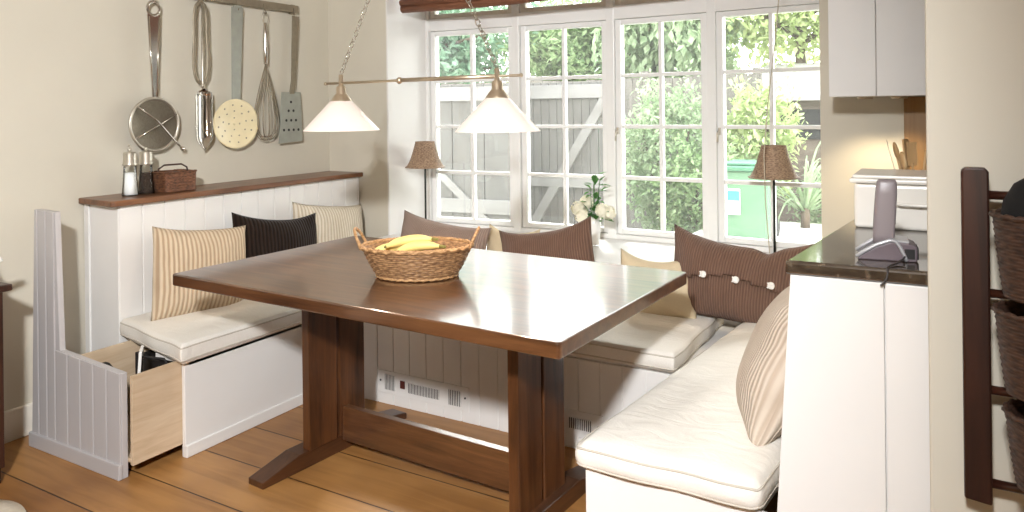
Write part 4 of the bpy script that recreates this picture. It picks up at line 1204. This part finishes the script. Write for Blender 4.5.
# shed
sd_ = thing('garden_shed', 'low brown shed with a grey felt roof behind the yucca', 'shed', (-1.5, 11.3, -.25))
link('wall', MB().box(-2.3, -.4, 10.7, 12.0, -.25, 1.55), M['shedw'], sd_)
link('roof', MB().prism([(10.5, 1.52), (12.2, 2.05), (12.2, 2.10), (10.5, 1.58)], -2.45, -.25, 'x'), M['roof'], sd_, fix=True)
link('window', MB().box(-1.95, -1.45, 10.68, 10.71, 1.0, 1.4), M['dark'], sd_)

# ------------------------------------------------------------------ lights, world, camera
def area(name, loc, target, size, power, color, spread=None):
    l = bpy.data.lights.new(name, 'AREA'); l.energy = power; l.size = size; l.color = color; l.shape = 'DISK'
    if spread: l.spread = spread
    o = bpy.data.objects.new(name, l); COL.objects.link(o); o.location = loc
    o.rotation_euler = (Vector(target) - Vector(loc)).to_track_quat('-Z', 'Y').to_euler(); return o
l = bpy.data.lights.new('ceiling_spot', 'SPOT'); l.energy = 790; l.color = (.98, .99, 1); l.spot_size = R(99); l.spot_blend = .85; l.shadow_soft_size = .11
o = bpy.data.objects.new('ceiling_spot', l); COL.objects.link(o); o.location = (-.1, -.7, 2.42)
o.rotation_euler = (Vector((-2.8, 2.4, .6)) - o.location).to_track_quat('-Z', 'Y').to_euler()
ra = area('rear_fill', (.2, -3.1, 1.5), (-1.0, 2.0, 1.0), 2.0, 18, (1, .76, .5))  # added warm fill from behind the camera, not daylight from a window
for x in (px1, px2):
    l = bpy.data.lights.new('pendant_bulb', 'POINT'); l.energy = 5; l.color = (1, .86, .7); l.shadow_soft_size = .03
    o = bpy.data.objects.new('pendant_bulb', l); COL.objects.link(o); o.location = (x, py, 1.385)
for x in (-.30, -.17):
    l = bpy.data.lights.new('cabinet_spot', 'SPOT'); l.energy = 7; l.color = (1, .8, .52); l.spot_size = R(110); l.spot_blend = .6; l.shadow_soft_size = .02
    o = bpy.data.objects.new('cabinet_spot', l); COL.objects.link(o); o.location = (x, 3.58, 1.47)
sun = bpy.data.lights.new('hazy_sun', 'SUN'); sun.energy = 6.0; sun.angle = R(14); sun.color = (1, .97, .92)
so_ = bpy.data.objects.new('hazy_sun', sun); COL.objects.link(so_)
dirv = Vector((.45, -.80, -.62))
so_.rotation_euler = dirv.to_track_quat('-Z', 'Y').to_euler()

wd = bpy.data.worlds.new('sky'); sc.world = wd; wd.use_nodes = True
nt = wd.node_tree; bg = nt.nodes['Background']
tc = nt.nodes.new('ShaderNodeTexCoord'); sp = nt.nodes.new('ShaderNodeSeparateXYZ'); rp = nt.nodes.new('ShaderNodeValToRGB')
nt.links.new(tc.outputs['Generated'], sp.inputs[0]); nt.links.new(sp.outputs['Z'], rp.inputs[0])
rp.color_ramp.elements[0].color = (1, 1, .98, 1); rp.color_ramp.elements[1].color = (.86, .93, 1, 1)
nt.links.new(rp.outputs[0], bg.inputs[0]); bg.inputs[1].default_value = 8.5

cam = bpy.data.cameras.new('camera'); co = bpy.data.objects.new('camera', cam); COL.objects.link(co)
cam.sensor_fit = 'HORIZONTAL'; cam.sensor_width = 36; cam.lens = 750 / 1024 * 36
cam.shift_y = -(256 - 109) / 1024
cam.clip_start = .02
yaw = R(30.06); roll = -.0115
co.matrix_world = Matrix.Translation((0, 0, 1.45)) @ Matrix.Rotation(yaw, 4, 'Z') @ Matrix.Rotation(R(90), 4, 'X') @ Matrix.Rotation(roll, 4, 'Z')
sc.camera = co
sc.view_settings.view_transform = 'Standard'; sc.view_settings.look = 'None'; sc.view_settings.gamma = 1; sc.view_settings.exposure = 0
sc.view_settings.use_curve_mapping = False
for o in bpy.data.objects:
    if '_off' in o: del o['_off']
